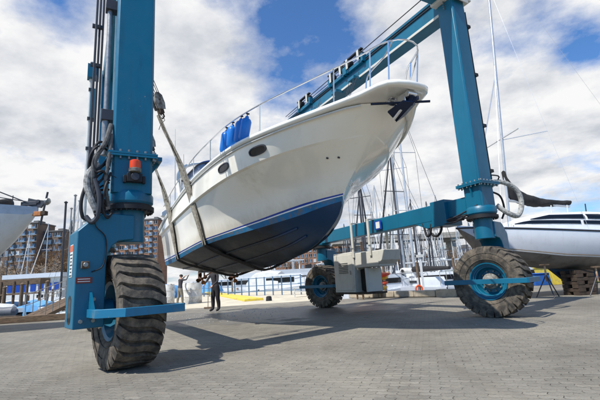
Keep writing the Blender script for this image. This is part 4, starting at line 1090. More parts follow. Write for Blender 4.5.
# ------------------------------------------------------------------ people
def figure(name, loc, rz, joints, mats, label, scale=1.0, props=None):
    e = empty(name, loc, rz, label, 'person')
    J, E = [], []; R = []; idx = {}
    def j(k, p, r): idx[k] = len(J); J.append(V(p)); R.append(r)
    for k, (p, r) in joints['pts'].items(): j(k, p, r)
    for a, b in joints['edges']: E.append((idx[a], idx[b]))
    # hands: palm and fingers
    for s_ in ('l', 'r'):
        w = J[idx['wrist_'+s_]]; el = J[idx['elbow_'+s_]]; d = (w-el).normalized(); side = d.cross(V((0, 1, .2))).normalized()
        j('palm_'+s_, w+d*.08, .030); E.append((idx['wrist_'+s_], idx['palm_'+s_]))
        for f_ in range(4):
            o_ = side*(-.027+.018*f_); base = w+d*.095+o_; L_ = (.065, .078, .072, .055)[f_]
            j('f%d%s' % (f_, s_), base+d*.01, .009); E.append((idx['palm_'+s_], idx['f%d%s' % (f_, s_)]))
            j('g%d%s' % (f_, s_), base+d*L_*.6+V((0, .012, 0)), .008); E.append((idx['f%d%s' % (f_, s_)], idx['g%d%s' % (f_, s_)]))
            j('h%d%s' % (f_, s_), base+d*L_+V((0, .03, 0)), .007); E.append((idx['g%d%s' % (f_, s_)], idx['h%d%s' % (f_, s_)]))
        j('t%s' % s_, w+d*.05+side*.045, .010); E.append((idx['wrist_'+s_], idx['t%s' % s_])); j('u%s' % s_, w+d*.085+side*.060, .008); E.append((idx['t%s' % s_], idx['u%s' % s_]))
    me = bpy.data.meshes.new('tmp'); me.from_pydata([tuple(p*scale) for p in J], E, []); o = bpy.data.objects.new('body', me); COL.objects.link(o)
    md = o.modifiers.new('skin', 'SKIN')
    sv = me.skin_vertices[0].data
    for i, r in enumerate(R):
        rr = r if isinstance(r, tuple) else (r, r); sv[i].radius = (rr[0]*scale, rr[1]*scale)
    sv[idx['pelvis']].use_root = True
    s2 = o.modifiers.new('sub', 'SUBSURF'); s2.levels = 2; s2.render_levels = 2
    bpy.context.view_layer.update()
    bm_ = bpy.data.meshes.new_from_object(o.evaluated_get(bpy.context.evaluated_depsgraph_get()))
    bpy.data.objects.remove(o)
    bm_.materials.clear()
    for m_ in mats: bm_.materials.append(M[m_])
    for p in bm_.polygons:
        c = p.center/scale; p.use_smooth = True
        nearest = min(idx, key=lambda k: (J[idx[k]]-c).length)
        if nearest[0] in 'fghtu' and nearest not in ('head',) and len(nearest) <= 3 or nearest.startswith('palm') : mi = 0
        elif c.z > joints['neck_z'] and (c-J[idx['head']]).length < .24: mi = 0
        elif c.z < .10: mi = 3
        elif c.z < joints['belt'] and not nearest.startswith(('wrist', 'elbow')): mi = 2
        else: mi = 1
        p.material_index = mi
    b = bpy.data.objects.new('body', bm_); COL.objects.link(b); b.parent = e
    h = J[idx['head']]*scale
    # face features and hair
    g = MB(); T = Matrix.Translation(h)
    g.lathe([(-.02, .104), (.03, .108), (.07, .098), (.105, .06), (.118, 0)], 18, T=T @ Matrix.Rotation(radians(-14), 4, 'X')); g.build('hair', joints.get('hair', 'hair'), e)
    return e
def std(lean, arms, stride=0.0, hair='hair'):
    P = {'pelvis': ((0, 0, .95), (.15, .11)), 'waist': ((0, lean*.3, 1.10), (.14, .10)), 'chest': ((0, lean*.8, 1.32), (.17, .115)), 'collar': ((0, lean, 1.46), (.12, .08)),
         'neck': ((0, lean*1.1, 1.53), .052), 'head': ((0, lean*1.2+.01, 1.66), (.082, .10)), 'crown': ((0, lean*1.2, 1.735), .06), 'nose': ((0, lean*1.2+.10, 1.64), .015)}
    Ed = [('pelvis', 'waist'), ('waist', 'chest'), ('chest', 'collar'), ('collar', 'neck'), ('neck', 'head'), ('head', 'crown'), ('head', 'nose')]
    for s_, k_, sx_ in (('l', 0, -1), ('r', 1, 1)):
        st = stride*sx_
        P['hip_'+s_] = ((sx_*.10, 0, .88), .115); P['knee_'+s_] = ((sx_*.11, st*.5+.03, .50), .085); P['calf_'+s_] = ((sx_*.115, st*.8, .34), .08); P['ankle_'+s_] = ((sx_*.12, st, .10), .062); P['toe_'+s_] = ((sx_*.14, st+.17, .045), .045)
        Ed += [('pelvis', 'hip_'+s_), ('hip_'+s_, 'knee_'+s_), ('knee_'+s_, 'calf_'+s_), ('calf_'+s_, 'ankle_'+s_), ('ankle_'+s_, 'toe_'+s_)]
        sh, el, wr = arms[k_]
        P['shoulder_'+s_] = (sh, .062); P['elbow_'+s_] = (el, .042); P['wrist_'+s_] = (wr, .030)
        Ed += [('collar', 'shoulder_'+s_), ('shoulder_'+s_, 'elbow_'+s_), ('elbow_'+s_, 'wrist_'+s_)]
    return dict(pts=P, edges=Ed, neck_z=1.5, belt=.98, hair=hair)
pA = gr(216, 311.5); pB = gr(180, 305)
figure('person', (pA.x, pA.y, 0), 2.6, std(.10, [((-.19, .08, 1.42), (-.26, .16, 1.16), (-.22, .36, 1.02)), ((.19, .08, 1.42), (.26, .22, 1.2), (.20, .40, 1.08))], .04, hair='black'), ['skin', 'darkjacket', 'darkcloth', 'black'], 'worker in dark trousers standing beneath the yacht hull')
figure('person', (pB.x, pB.y, 0), -.7, std(.05, [((-.19, .04, 1.43), (-.30, .26, 1.42), (-.22, .42, 1.60)), ((.19, .04, 1.43), (.32, .22, 1.44), (.24, .40, 1.66))], .10), ['skin', 'darkjacket', 'khaki', 'black'], 'worker in khaki trousers and dark jacket with raised arms near the white drums')
# broom-like tool
g = MB(); q = gr(208, 309); g.tube([(q.x, q.y, 0.02), (q.x+.05, q.y-.1, 1.35)], .015, 6); g.box((q.x, q.y, .05), (.34, .08, .07)); tag(g.build('broom', 'wood'), 'long handled broom standing beside the worker in dark trousers', 'broom')

# ------------------------------------------------------------------ marina
def drum(px, py, lab, r=.42, h=1.5):
    p = gr(px, py); e = empty('storage_drum', (p.x, p.y, 0), 0, lab, 'drum', 'white drums by the path')
    g = MB(); g.lathe([(0, r*.98), (.03, r), (h*.33, r), (h*.34, r*1.025), (h*.36, r), (h*.66, r), (h*.67, r*1.025), (h*.69, r), (h-.03, r), (h, r*.97), (h-.02, r*.9), (h-.02, 0)], 28); g.build('drum_shell', mat('drum_paint', srgb(208, 206, 198), .5, dirt=srgb(120, 104, 86), dirt_amt=.12), e)
    g = MB(); g.cyl((r*.5, 0, h-.02), (r*.5, 0, h+.03), .05, n=10); g.build('cap', 'black', e)
drum(168, 303.5, 'white drum to the left of the worker in khaki', .42, 1.25); drum(192, 303.5, 'wide white drum between the two workers', .60, 1.25)
# blue railing
fence = empty('railing', (0, 0, 0), 0, 'blue metal post railing along the pale path in front of white yachts', 'railing')
P1 = gr(297, 292.6); P2 = gr(224, 290.5); n_ = 17
P1 = V((-.3, 29, 0)); P2 = V((-12.0, 41.5, 0))
for i in range(n_):
    p = P1.lerp(P2, i/(n_-1)); g = MB(); g.box((p.x, p.y, .72), (.09, .09, 1.44)); g.build('post', 'railblue', fence)
d = P2-P1
for z in (1.38, .78, .35):
    g = MB(); g.box((d.length/2, 0, 0), (d.length, .05, .05)); g.build('rail', 'railblue', fence, loc=P1+V((0, 0, z)), rz=atan2(d.y, d.x))
# small trolley
g = MB(); q = gr(301, 297); g.box((q.x, q.y, .32), (.9, .5, .05)); 
for a_ in (-.38, .38):
    g.tube([(q.x+a_, q.y-.2, 0), (q.x+a_, q.y-.2, .55)], .025, 6); g.tube([(q.x+a_, q.y+.2, 0), (q.x+a_, q.y+.2, .55)], .025, 6)
g.box((q.x, q.y, .56), (.9, .5, .03)); tag(g.build('work_trolley', 'offwhite'), 'small white trolley table left of the far wheel', 'trolley')
g = MB(); q = gr(269, 301); g.lathe([(0, .17), (.22, .15), (.26, .1), (.27, 0)], 16, T=Matrix.Translation((q.x, q.y, 0))); tag(g.build('bucket', 'black'), 'black bucket on the pale path', 'bucket')

def far_sail(L=9., mh=12., hullm='white', cover='canvas_blue', furl='offwhite', dark_mast=False, cab=.5, name='moored_sailboat'):
    e = empty(name)
    g = MB(); fb = .95+L*.02
    for sgn in (1, -1):
        R = []
        for i in range(13):
            t = i/12; x = L/2-L*t; hb = L*.16*(1-(1-min(t/.55, 1))**2)**.8*(1-.2*max(0, t-.6)/.4); zs = fb+.25*(1-t)**2
            R.append([(x, sgn*max(hb, .02), zs), (x, sgn*max(hb*.97, .02), zs*.45), (x-.15*(1-t)*2, sgn*max(hb*.8, .01), -.05)])
        g.loft(R)
    g.loft([[(L/2-L*i/12, s_*max(.02, L*.16*(1-(1-min(i/12/.55, 1))**2)**.8*(1-.2*max(0, i/12-.6)/.4)), fb+.25*(1-i/12)**2) for s_ in (-1, 1)] for i in range(13)])
    g.box((-L/2+.02, 0, fb*.5), (.04, L*.24, fb))
    g.build('hull', hullm, e, angle=50)
    g = MB(); g.m = 0; g.loft([[(x, -w, fb), (x, -w*.9, fb+h), (x, w*.9, fb+h), (x, w, fb)] for x, w, h in ((L*.26, .3, .05), (L*.18, .6, .38), (L*-.05, .8, .5), (L*-.14, .8, .48), (L*-.16, .8, .05))], cap0=True, cap1=True)
    g.m = 1; g.box((L*.02, -.80, fb+.26), (L*.24, .06, .14)); g.box((L*.02, .80, fb+.26), (L*.24, .06, .14)); g.build('cabin', ['white', 'glassdark'], e)
    g = MB(); g.tube([(L*.08, 0, fb), (L*.08, 0, mh)], [.085, .06], 6)
    for z in (mh*.42, mh*.70): g.tube([(L*.08, -L*.10, z), (L*.08, L*.10, z)], .03, 4)
    g.build('mast', 'alu_dark' if dark_mast else 'alu', e)
    g = MB(); g.tube([(L*.08, 0, fb+1.0), (L*-.05, 0, fb+1.0), (-L*.33, 0, fb+.95)], [.22, .17, .09], 8); g.build('boom_cover', cover, e)
    g = MB(); g.tube([(L*.08, 0, mh*.97), (L*.47, 0, fb+.4)], [.045, .09], 6); g.build('furled_headsail', furl, e)
    g = MB()
    for s_ in (-1, 1):
        g.tube([(L*.08, 0, mh), (L*.08, s_*L*.10, mh*.70)], .014, 3); g.tube([(L*.08, s_*L*.10, mh*.70), (L*.08, s_*L*.10, mh*.42)], .014, 3); g.tube([(L*.08, s_*L*.10, mh*.42), (L*.06, s_*L*.15, fb)], .014, 3)
    g.tube([(L*.08, 0, mh), (-L*.49, 0, fb)], .014, 3); g.build('rigging', 'alu_dark', e)
    g = MB(); g.tube([(L*.46, -.25, fb+.2), (L*.49, -.2, fb+.85), (L*.49, .2, fb+.85), (L*.46, .25, fb+.2)], .03, 5); g.build('bow_rail', 'chrome', e); g = MB(); g.tube([(-L*.48, -L*.11, fb), (-L*.48, -L*.11, fb+.8), (-L*.48, L*.11, fb+.8), (-L*.48, L*.11, fb)], .03, 5); g.build('stern_rail', 'chrome', e)
    return e
protos = [far_sail(9, 13, 'white', 'canvas_blue'), far_sail(8.5, 11, 'white', 'offwhite', 'alu_dark', True), far_sail(10.5, 14.5, 'greyhull', 'sail_black', 'offwhite'), far_sail(8, 10, 'white', 'rust', 'alu_dark', True)]
kinds = ['white hull, blue boom cover and pale spar', 'white hull, white boom cover and dark spar', 'grey hull, black boom cover and tall pale spar', 'white hull, brown boom cover and short dark spar']
# (px of hull centre, depth, variant, heading, distinguishing words)
used = set()
def place(proto, px, Y, rz, label, cat, group=None, sc=1):
    if proto.name not in used: used.add(proto.name); o = proto
    else: o = copy_tree(proto)
    o.location = (X_at(px, Y), Y, WZ); o.rotation_euler = (0, 0, rz); o.scale = (sc, sc, sc); tag(o, label, cat, group); return o
near = [(66, 44, 1, 1.7, 'leftmost dark masted boat, left of the near wheel'), (73, 40, 0, 1.4, 'blue covered boat just left of the blue near fork'), (78, 55, 2, 1.9, 'grey hulled boat beside the near fork'),
        (364, 40, 1, 1.2, 'dark masted boat behind the grey engine cabinet'), (372, 46, 3, 1.9, 'brown covered boat right of the engine cabinet'), (404, 42, 2, 1.3, 'tall grey boat nearest the middle of the blue beam'),
        (409, 38, 1, 1.95, 'dark masted boat beside the tall grey one'), (416, 60, 0, .1, 'broadside boat with blue boom cover under the blue beam'),
        (425, 44, 1, 3.2, 'broadside white covered boat left of the right wheel'), (357, 60, 3, 1.6, 'short dark masted boat left of the tank hangers'), (240, 70, 0, 1.5, 'blue covered boat behind the blue railing'), (448, 52, 0, 1.7, 'blue covered boat just left of the right wheel'), (421, 36, 2, 1.75, 'tall masted grey boat closest to the stone kerb'), (396, 47, 3, 1.5, 'brown covered boat left of the tall grey pair'), (386, 44, 0, 1.9, 'blue covered boat directly behind the tank end'), (436, 40, 3, 1.4, 'brown covered boat left of the right tyre')]
for px, Y, v_, rz, w_ in near: place(protos[v_], px, Y, rz, w_, 'sailing boat', 'sailing boats in the marina', 1.42 if px in (364, 404, 409, 421, 372) else 1)
random.seed(11)
for i in range(90):
    px = random.uniform(340, 485) if i < 66 else (random.uniform(225, 345) if i < 74 else random.choice([random.uniform(0, 70), random.uniform(485, 600)]))
    Y = random.uniform(58, 140); v_ = random.randrange(4)
    place(protos[v_], px, Y, random.choice([1.57, -1.57])+random.uniform(-.3, .3), 'small far sailing boat in the marina, '+kinds[v_], 'sailing boat', 'far sailing boats, '+kinds[v_])

M['canvas_pale'] = mat('pale_blue_canvas', srgb(92, 150, 196), .8, var=.2, bump=.5, bscale=6)
def motor_boat(L=12., tiers=2, canvas=None, hullm='white'):
    e = empty('moored_motorboat'); fb = 1.15
    g = MB()
    for sgn in (1, -1):
        R = []
        for i in range(13):
            t = i/12; x = L/2-L*t; hb = L*.16*(1-(1-min(t/.5, 1))**2.2)**.8; zs = fb+.55*(1-t)**2
            R.append([(x, sgn*max(hb, .02), zs), (x-.2*(1-t), sgn*max(hb*.93, .02), zs*.5), (x-.5*(1-t), sgn*max(hb*.78, .01), -.05)])
        g.loft(R)
    g.loft([[(L/2-L*i/12, s_*max(.02, L*.16*(1-(1-min(i/12/.5, 1))**2.2)**.8), fb+.55*(1-i/12)**2-.02) for s_ in (-1, 1)] for i in range(13)])
    g.box((-L/2, 0, fb*.5), (.05, L*.30, fb)); g.build('hull', hullm, e, angle=50)
    g = MB(); g.m = 0; w = L*.115
    g.loft([[(x, -w*k_, z0), (x-(.0), -w*.9*k_, z0+h), (x, w*.9*k_, z0+h), (x, w*k_, z0)] for x, k_, z0, h in ((L*.30, .5, fb+.2, .1), (L*.20, .85, fb, .75), (L*.08, 1, fb, 1.15), (-L*.26, 1, fb, 1.15))], cap0=True, cap1=True)
    g.m = 1; g.box((-L*.08, -w*.97, fb+.72), (L*.32, .05, .36)); g.box((-L*.08, w*.97, fb+.72), (L*.32, .05, .36)); g.box((L*.155, 0, fb+.82), (.12, w*1.5, .3))
    g.build('cabin', ['white', 'glassdark'], e)
    if tiers > 1:
        g = MB(); g.m = 0; g.box((-L*.08, 0, fb+1.35), (L*.32, w*1.7, .4)); g.m = 1; g.box((L*.04, 0, fb+1.75), (.05, w*1.3, .38)); g.m = 0; g.box((-L*.12, 0, fb+2.3), (L*.22, w*1.6, .07))
        for a_ in (-1, 1): g.tube([(-L*.2, a_*w*.7, fb+1.5), (-L*.22, a_*w*.7, fb+2.3)], .05, 6); g.tube([(-L*.04, a_*w*.7, fb+1.5), (-L*.04, a_*w*.7, fb+2.3)], .05, 6)
        g.build('flybridge', ['white', 'glassdark'], e)
        g = MB(); g.tube([(-L*.2, 0, fb+2.3), (-L*.22, 0, fb+3.6)], .04, 6); g.lathe([(0, .3), (.15, .28), (.2, 0)], 12, T=Matrix.Translation((-L*.16, 0, fb+2.35))); g.build('radar_mast', 'white', e)
    if canvas:
        g = MB(); g.loft([[(x, -w*1.1, fb+.1), (x, -w*.9, fb+h), (x, 0, fb+h+.18), (x, w*.9, fb+h), (x, w*1.1, fb+.1)] for x, h in ((-L*.1, 1.2), (-L*.25, 1.35), (-L*.40, 1.2), (-L*.48, .6))], cap0=True, cap1=True); g.build('canvas_cover', canvas, e, angle=50)
    g = MB(); g.tube(crom([(L*.10, -w*1.2, fb+.75), (L*.3, -w*.95, fb+.95), (L*.47, 0, fb+1.2), (L*.3, w*.95, fb+.95), (L*.10, w*1.2, fb+.75)], 20), .025, 5)
    for x, y, z in ((L*.2, w*1.1, .85), (L*.35, w*.8, 1.0), (L*.47, 0, 1.2)):
        for s_ in (-1, 1): g.tube([(x, s_*y, fb), (x, s_*y, fb+z)], .02, 4)
    g.build('bow_rail', 'chrome', e)
    return e
mp_ = [motor_boat(13, 2), motor_boat(8, 1, 'canvas_pale'), motor_boat(10, 1), motor_boat(7, 1, 'offwhite')]
for px, Y, v_, rz, w_ in [(303, 54, 0, .25, 'largest white flybridge yacht behind the blue railing'), (268, 60, 0, .2, 'white flybridge yacht behind the middle of the railing'), (238, 64, 2, .1, 'low white motorboat at the left end of the railing'), (290, 48, 3, -.3, 'small covered motorboat right behind the railing posts'),
        (215, 70, 2, .4, 'low white motorboat behind the workers'), (196, 62, 1, 2.6, 'blue covered motorboat seen below the yacht propellers'),
        (45, 27.5, 1, .5, 'blue covered motorboat near the left quay beam'), (63, 22, 1, -.5, 'blue covered motorboat closest to the near fork'), (30, 23, 3, .4, 'small grey covered boat beneath the timber pier'), (24, 36, 2, .1, 'white motorboat under the fishing boat bow'), (48, 46, 0, 3.0, 'white flybridge yacht behind the left dock'), (12, 50, 2, .2, 'white cabin motorboat at the left frame edge'),
        (33, 40, 3, .3, 'small grey covered boat left of the float shed middle'), (20, 31, 1, 2.8, 'blue covered motorboat beneath the fishing boat bow'), (57, 37, 3, 2.6, 'small grey covered boat just left of the slim poles'), (10, 38, 3, .2, 'small grey covered boat at the left frame edge'), (388, 36, 3, .3, 'small covered motorboat behind the kayaks'), (440, 38, 2, -.2, 'white motorboat just left of the right tyre'), (465, 50, 0, .1, 'white flybridge yacht behind the right tyre'), (400, 54, 0, 2.9, 'white flybridge yacht in the middle of the marina'), (368, 48, 2, 3.3, 'white motorboat behind the orange kayak'), (345, 70, 0, .2, 'white flybridge yacht behind the engine cabinet'), (535, 36, 2, .2, 'white motorboat beneath the sailing yacht'), (150, 50, 1, 2.8, 'blue covered motorboat right of the near tyre')]:
    place(mp_[v_], px, Y, rz, w_, 'motorboat', 'motorboats in the marina', 1.55 if 200 < px < 350 else (.92 if px < 70 else 1.2))
# pontoons and piles
random.seed(5)
pl = None
for i, (px, Y) in enumerate([(6, 25), (23, 24.6), (48, 24.4), (384, 31), (418, 29), (455, 30), (395, 44), (432, 50), (352, 40), (232, 52), (258, 50), (30, 38), (54, 34)]):
    if pl is None:
        pl = MB(); pl.cyl((0, 0, -1), (0, 0, 3.1), .12, .10, n=12); pl.lathe([(3.1, .12), (3.14, .11), (3.22, 0)], 12); pl = pl.build('mooring_pile', 'wood'); o = pl
    else: o = copy_tree(pl)
    o.location = (X_at(px, Y), Y, WZ); o.scale = (1, 1, random.uniform(.85, 1.2))
    tag(o, 'brown timber mooring pile standing in the marina water', 'pile', 'timber mooring piles')
for (px0, px1, Y, lab) in ((-60, 75, 30, 'floating timber pontoon at the left'), (350, 500, 33, 'floating pontoon just beyond the stone kerb'), (345, 520, 58, 'farther floating pontoon in the right marina'), (180, 345, 54, 'floating pontoon in front of the white yachts')):
    x0, x1 = X_at(px0, Y), X_at(px1, Y); g = MB(); g.box(((x0+x1)/2, Y, WZ+.35), (x1-x0, 1.8, .3)); 
    tag(g.build('pontoon', 'wood', bevel=.02), lab, 'pontoon')
# left pier with rail
pier = empty('timber_pier', (0, 0, 0), 0, 'brown timber pier deck crossing behind the left boats', 'pier')
x0, x1 = X_at(-30, 26), X_at(46, 26)
g = MB(); g.box(((x0+x1)/2, 26, 1.95), (x1-x0, 1.0, .34)); g.build('deck', 'wood', pier)
for i in range(7):
    x = x0+(x1-x0)*i/6; g = MB(); g.cyl((x, 25.5, -3), (x, 25.5, 2.0), .08, n=8); g.build('post', 'wood', pier)
g = MB(); g.box(((x0+x1)/2, 25.4, 1.2), (x1-x0, .08, .10)); g.build('brace', 'wood', pier)
gw = empty('gangway', (0, 0, 0), 0, 'sloping timber gangway with thin steel rails behind the left quay edge', 'gangway')
p0 = V((X_at(38, 17.3), 17.3, .12)); p1 = V((X_at(75, 20.5), 20.5, .75)); dd_ = (p1-p0).normalized(); sd = dd_.cross(V((0, 0, 1))).normalized()
g = MB(); g.ribbon([p0, p1], .9, .16, sd); g.build('deck', 'wood', gw)
for s_ in (-1, 1):
    g = MB()
    for t in range(7): q = p0.lerp(p1, t/6)+sd*s_*.42; g.tube([q, q+V((0, 0, .95))], .02, 5)
    g.tube([p0+sd*s_*.42+V((0, 0, .95)), p1+sd*s_*.42+V((0, 0, .95))], .022, 5); g.tube([p0+sd*s_*.42+V((0, 0, .5)), p1+sd*s_*.42+V((0, 0, .5))], .016, 5); g.build('handrail', 'steel', gw)
# left flat poles
for i, (px, pyt, Y) in enumerate([(66, 203, 21), (71.5, 209, 26), (75.5, 196, 23), (79, 201, 30)]):
    t_ = at(px, pyt, Y); g = MB(); g.tube([(t_.x, Y, -2), (t_.x, Y, t_.z)], .055 if i % 2 == 0 else .045, 8); g.lathe([(0, .09), (.05, .1), (.12, 0)], 8, T=Matrix.Translation((t_.x, Y, t_.z)))
    tag(g.build('dock_pole', ['alu_dark', 'steel', 'steel', 'offwhite'][i]), ['dark slim pole, leftmost of those beside the near fork', 'second pole from the left beside the near fork, pale grey and short', 'tallest grey pole beside the near fork', 'white pole closest to the blue near fork'][i], 'pole')
# life ring, kayaks
e = empty('life_ring', (X_at(417, 20.5), 20.5, 0), 0, 'orange life ring on a short white post by the stone kerb', 'life ring')
g = MB(); g.lathe([(.04*sin(a), .16+.045*cos(a)) for a in [2*pi*i/12 for i in range(12)]], 28, axis='Y', closed=True, T=Matrix.Translation((0, -.08, .24))); g.build('ring', 'lifering', e)
g = MB(); g.box((.0, 0, .35), (.07, .07, .9)); g.build('post', 'white', e)
e = empty('power_pedestal', (X_at(422, 21.2), 21.2, -1.7), 0, 'white dock pedestal pole rising behind the life ring', 'pedestal'); g = MB(); g.box((0, 0, 1.9), (.10, .10, 3.8)); g.build('pole', 'white', e); g = MB(); g.box((0, 0, 3.6), (.32, .2, .14)); g.build('lamp_head', 'offwhite', e)
def kayak(px, Y, z, rz, mt, lab, tilt=0):
    g = MB(); rings = []
    for i in range(15):
        t = i/14; x = -.95+1.9*t; w = .26*sin(pi*t)**.6+.01; h = .12*sin(pi*t)**.4+.01; zc = .10*(2*t-1)**2
        rings.append([(x, w*cos(a), zc+h*sin(a)) for a in [2*pi*k_/12 for k_ in range(12)]])
    g.loft(rings, closed=True, cap0=True, cap1=True); o = g.build('kayak', mt, None, loc=(X_at(px, Y), Y, z), rz=rz); o.rotation_euler = (0, tilt, rz); tag(o, lab, 'kayak', 'kayaks stacked behind the engine cabinet')
kayak(371, 18.6, .84, .4, 'kayak_yellow', 'yellow kayak just above the orange one in the stack'); kayak(370, 18.4, .60, .4, 'kayak_red', 'orange kayak in the middle of the stack'); kayak(369, 18.6, .38, .4, 'kayak_yellow', 'yellow kayak lowest in the stack'); kayak(372, 18.5, 1.06, .3, 'kayak_red', 'orange kayak topmost in the stack', .1); 
kayak(318, 24, .8, .6, 'kayak_yellow', 'yellow kayak left of the far wheel')
g = MB(); 
for x in (-.5, .5):
    g.box((x, 0, .6), (.06, .06, 1.2)); g.box((x, .5, .6), (.06, .06, 1.2))
    for z in (.28, .50, .74, .96): g.box((x, .25, z-.05), (.06, .6, .05))
o = g.build('kayak_rack', 'wood', None, loc=(X_at(371, 18.3), 18.4, 0), rz=.4); tag(o, 'timber rack holding the stacked kayaks', 'rack')

g = MB(); x0, x1 = X_at(6, 47), X_at(60, 47); g.m = 0; g.box(((x0+x1)/2, 49, 1.3), (x1-x0, 3.6, 3.6)); g.m = 1; g.box(((x0+x1)/2, 48.95, 3.35), (x1-x0+.5, 4.4, .5)); g.m = 2
for i in range(7): g.box((x0+(x1-x0)*(i+.5)/7, 47.17, 2.0), ((x1-x0)/11, .1, .9))
tag(g.build('float_shed', ['offwhite', 'greyhull', 'stripe']), 'long low white float shed with blue window band behind the left pier', 'shed')
# ------------------------------------------------------------------ far shore
def building(name, px0, px1, ytop, Y, wallm, label, floors, cols, depth=14, winm='winglass', balc=False, base=1.2, roofm='asphalt_roof'):
    a = at(px0, 275, Y); b = at(px1, 275, Y); pc = (px0+px1)/2; top = at(pc, ytop, Y).z
    w = b.x-a.x; e = empty(name, ((a.x+b.x)/2, Y, base), 0, label, 'building'); H_ = top-base
    g = MB(); g.box((0, depth/2, H_/2), (w, depth, H_)); g.build('wall', wallm, e)
    g = MB(); g.box((0, depth/2, H_+.3), (w+.6, depth+.6, .6)); g.box((w*.2, depth/2, H_+1.3), (w*.2, depth*.4, 1.6)); g.build('roof', roofm, e)
    fw = w/cols; fh = H_/floors
    wm = MB(); wm.m = 0; wm.box((0, 0, 0), (fw*.62, .12, fh*.58)); wm.m = 1; wm.box((0, -.04, 0), (.12, .12, fh*.58)); wm.box((0, -.04, -fh*.3), (fw*.66, .2, .12))
    w0 = None; alts = []; rr_ = random.Random(int(px0*7+px1))
    for r_ in range(floors):
        for c_ in range(cols):
            if w0 is None:
                w0 = wm.build('window', [winm, 'offwhite'], e); o = w0; alts = [w0.data]*3
                for am in ('glassdark', 'offwhite', 'balcony'):
                    d_ = w0.data.copy(); d_.materials[0] = M[am]; alts.append(d_)
            else:
                o = w0.copy(); COL.objects.link(o); o.parent = e; o.data = rr_.choice(alts)
            o.location = (-w/2+fw*(c_+.5), -.03, fh*(r_+.52))
    if balc:
        b0 = None; bm2 = MB(); bm2.m = 0; bm2.box((0, -.6, 0), (fw*.8, 1.2, .18)); bm2.m = 1; bm2.box((0, -1.2, .55), (fw*.8, .06, .9))
        for r_ in range(floors):
            for c_ in range(0, cols, 2):
                if b0 is None: b0 = bm2.build('balcony', ['concrete', 'balcony'], e); o = b0
                else: o = b0.copy(); COL.objects.link(o); o.parent = e
                o.location = (-w/2+fw*(c_+.5), -.05, fh*(r_+.12))
    return e
building('apartment_block', 8, 34, 224, 195, 'brickdark', 'dark apartment block with glass balconies below the fishing boat bow', 11, 5, balc=True)
building('apartment_block', 35, 60, 232, 200, 'brickdark', 'brown apartment block left of the slim poles', 9, 5, balc=True)
building('apartment_block', -18, 7, 250, 205, 'brickdark', 'low brown block at the left frame edge', 5, 5)
building('brick_apartments', 139, 157, 220, 190, 'brick', 'orange brick tower seen right of the near wheel fork', 12, 4, balc=True)
building('brick_apartments', 104, 138, 232, 195, 'brick', 'orange brick block seen between the fork and the near tyre', 9, 7, balc=True)
building('brick_apartments', 268, 292, 256, 196, 'brick', 'low brick block just left of the far wheel', 4, 8)
building('brick_apartments', 293, 322, 248, 194, 'brick', 'brick block behind the far wheel fork', 6, 7)
building('brick_apartments', 323, 352, 241, 192, 'brick', 'brick block behind the engine cabinet', 6, 7, balc=True)
building('white_block', 353, 392, 252, 210, 'concrete', 'pale low block beneath the bridge deck', 4, 9)
building('white_block', 395, 440, 256, 215, 'concrete', 'pale low block between two bridge piers', 3, 9)
building('glass_block', 452, 482, 248, 214, 'white', 'bluish pale block left of the right wheel', 5, 7)
building('white_block', 500, 560, 253, 216, 'concrete', 'pale low block beyond the sailing yacht', 3, 9)
br = empty('road_bridge', (0, 178, 0), 0, 'long grey concrete road bridge on tall piers beyond the marina', 'bridge')
xa, xb2 = X_at(335, 178), X_at(760, 178); zt = at(400, 236, 178).z
g = MB(); g.box(((xa+xb2)/2, 6, zt-1.2), (xb2-xa, 12, 1.5)); g.box(((xa+xb2)/2, .1, zt-.1), (xb2-xa, .3, 1.1)); g.build('deck', 'concrete', br)
for i in range(10):
    x = X_at(362+i*49, 178); g = MB(); g.box((x, 3, (zt-3)/2-.5), (1.8, 2.2, zt-1)); g.box((x, 9, (zt-3)/2-.5), (1.8, 2.2, zt-1)); g.box((x, 6, zt-2.5), (3.2, 11, 1.6)); g.build('pier', 'concrete', br)
# bare trees
def bare_tree(seed, H_=11.):
    rnd = random.Random(seed); e = empty('bare_tree'); tr = MB(); cr_ = MB()
    def branch(p, d, L, r, lv):
        pts = [p]; q = p; dd = d.copy()
        for k_ in range(3):
            dd = (dd+V((rnd.uniform(-.18, .18), rnd.uniform(-.18, .18), rnd.uniform(-.02, .14)))).normalized(); q = q+dd*L/3; pts.append(q)
        (tr if lv < 2 else cr_).tube(pts, [r, r*.85, r*.7, r*.5], 6 if lv < 2 else 3, cap=False)
        if lv >= 4: return
        n_ = (5, 4, 4, 4)[lv]
        for k_ in range(n_):
            t = rnd.uniform(.35, 1); i = min(int(t*3), 2); b = pts[i].lerp(pts[i+1], t*3-i)
            ax = dd.orthogonal().normalized(); ax.rotate(Matrix.Rotation(rnd.uniform(0, 6.28), 3, dd)); nd = (dd*.75+ax*rnd.uniform(.5, .9)+V((0, 0, .15))).normalized()
            branch(b, nd, L*rnd.uniform(.5, .72), r*.5, lv+1)
    branch(V((0, 0, 0)), V((0, 0, 1)), H_*.45, H_*.02, 0)
    tr.build('trunk', 'bark', e, fix=False); cr_.build('crown', 'twig', e, fix=False)
    return e
tp_ = [bare_tree(1, 12), bare_tree(2, 10), bare_tree(5, 13)]
random.seed(3)
tl = [(12, 'bare tree at the far left below the fishing boat'), (27, 'bare tree in front of the dark apartment block'), (41, 'bare tree in front of the brown apartment block'), (50, 'twiggy tree left of the slim poles'), (59, 'twiggy tree behind the slim poles'), (69, 'twiggy tree nearest the near fork'), (2, 'bare tree at the left frame edge'), (34, 'bare tree between the two dark apartment blocks')]
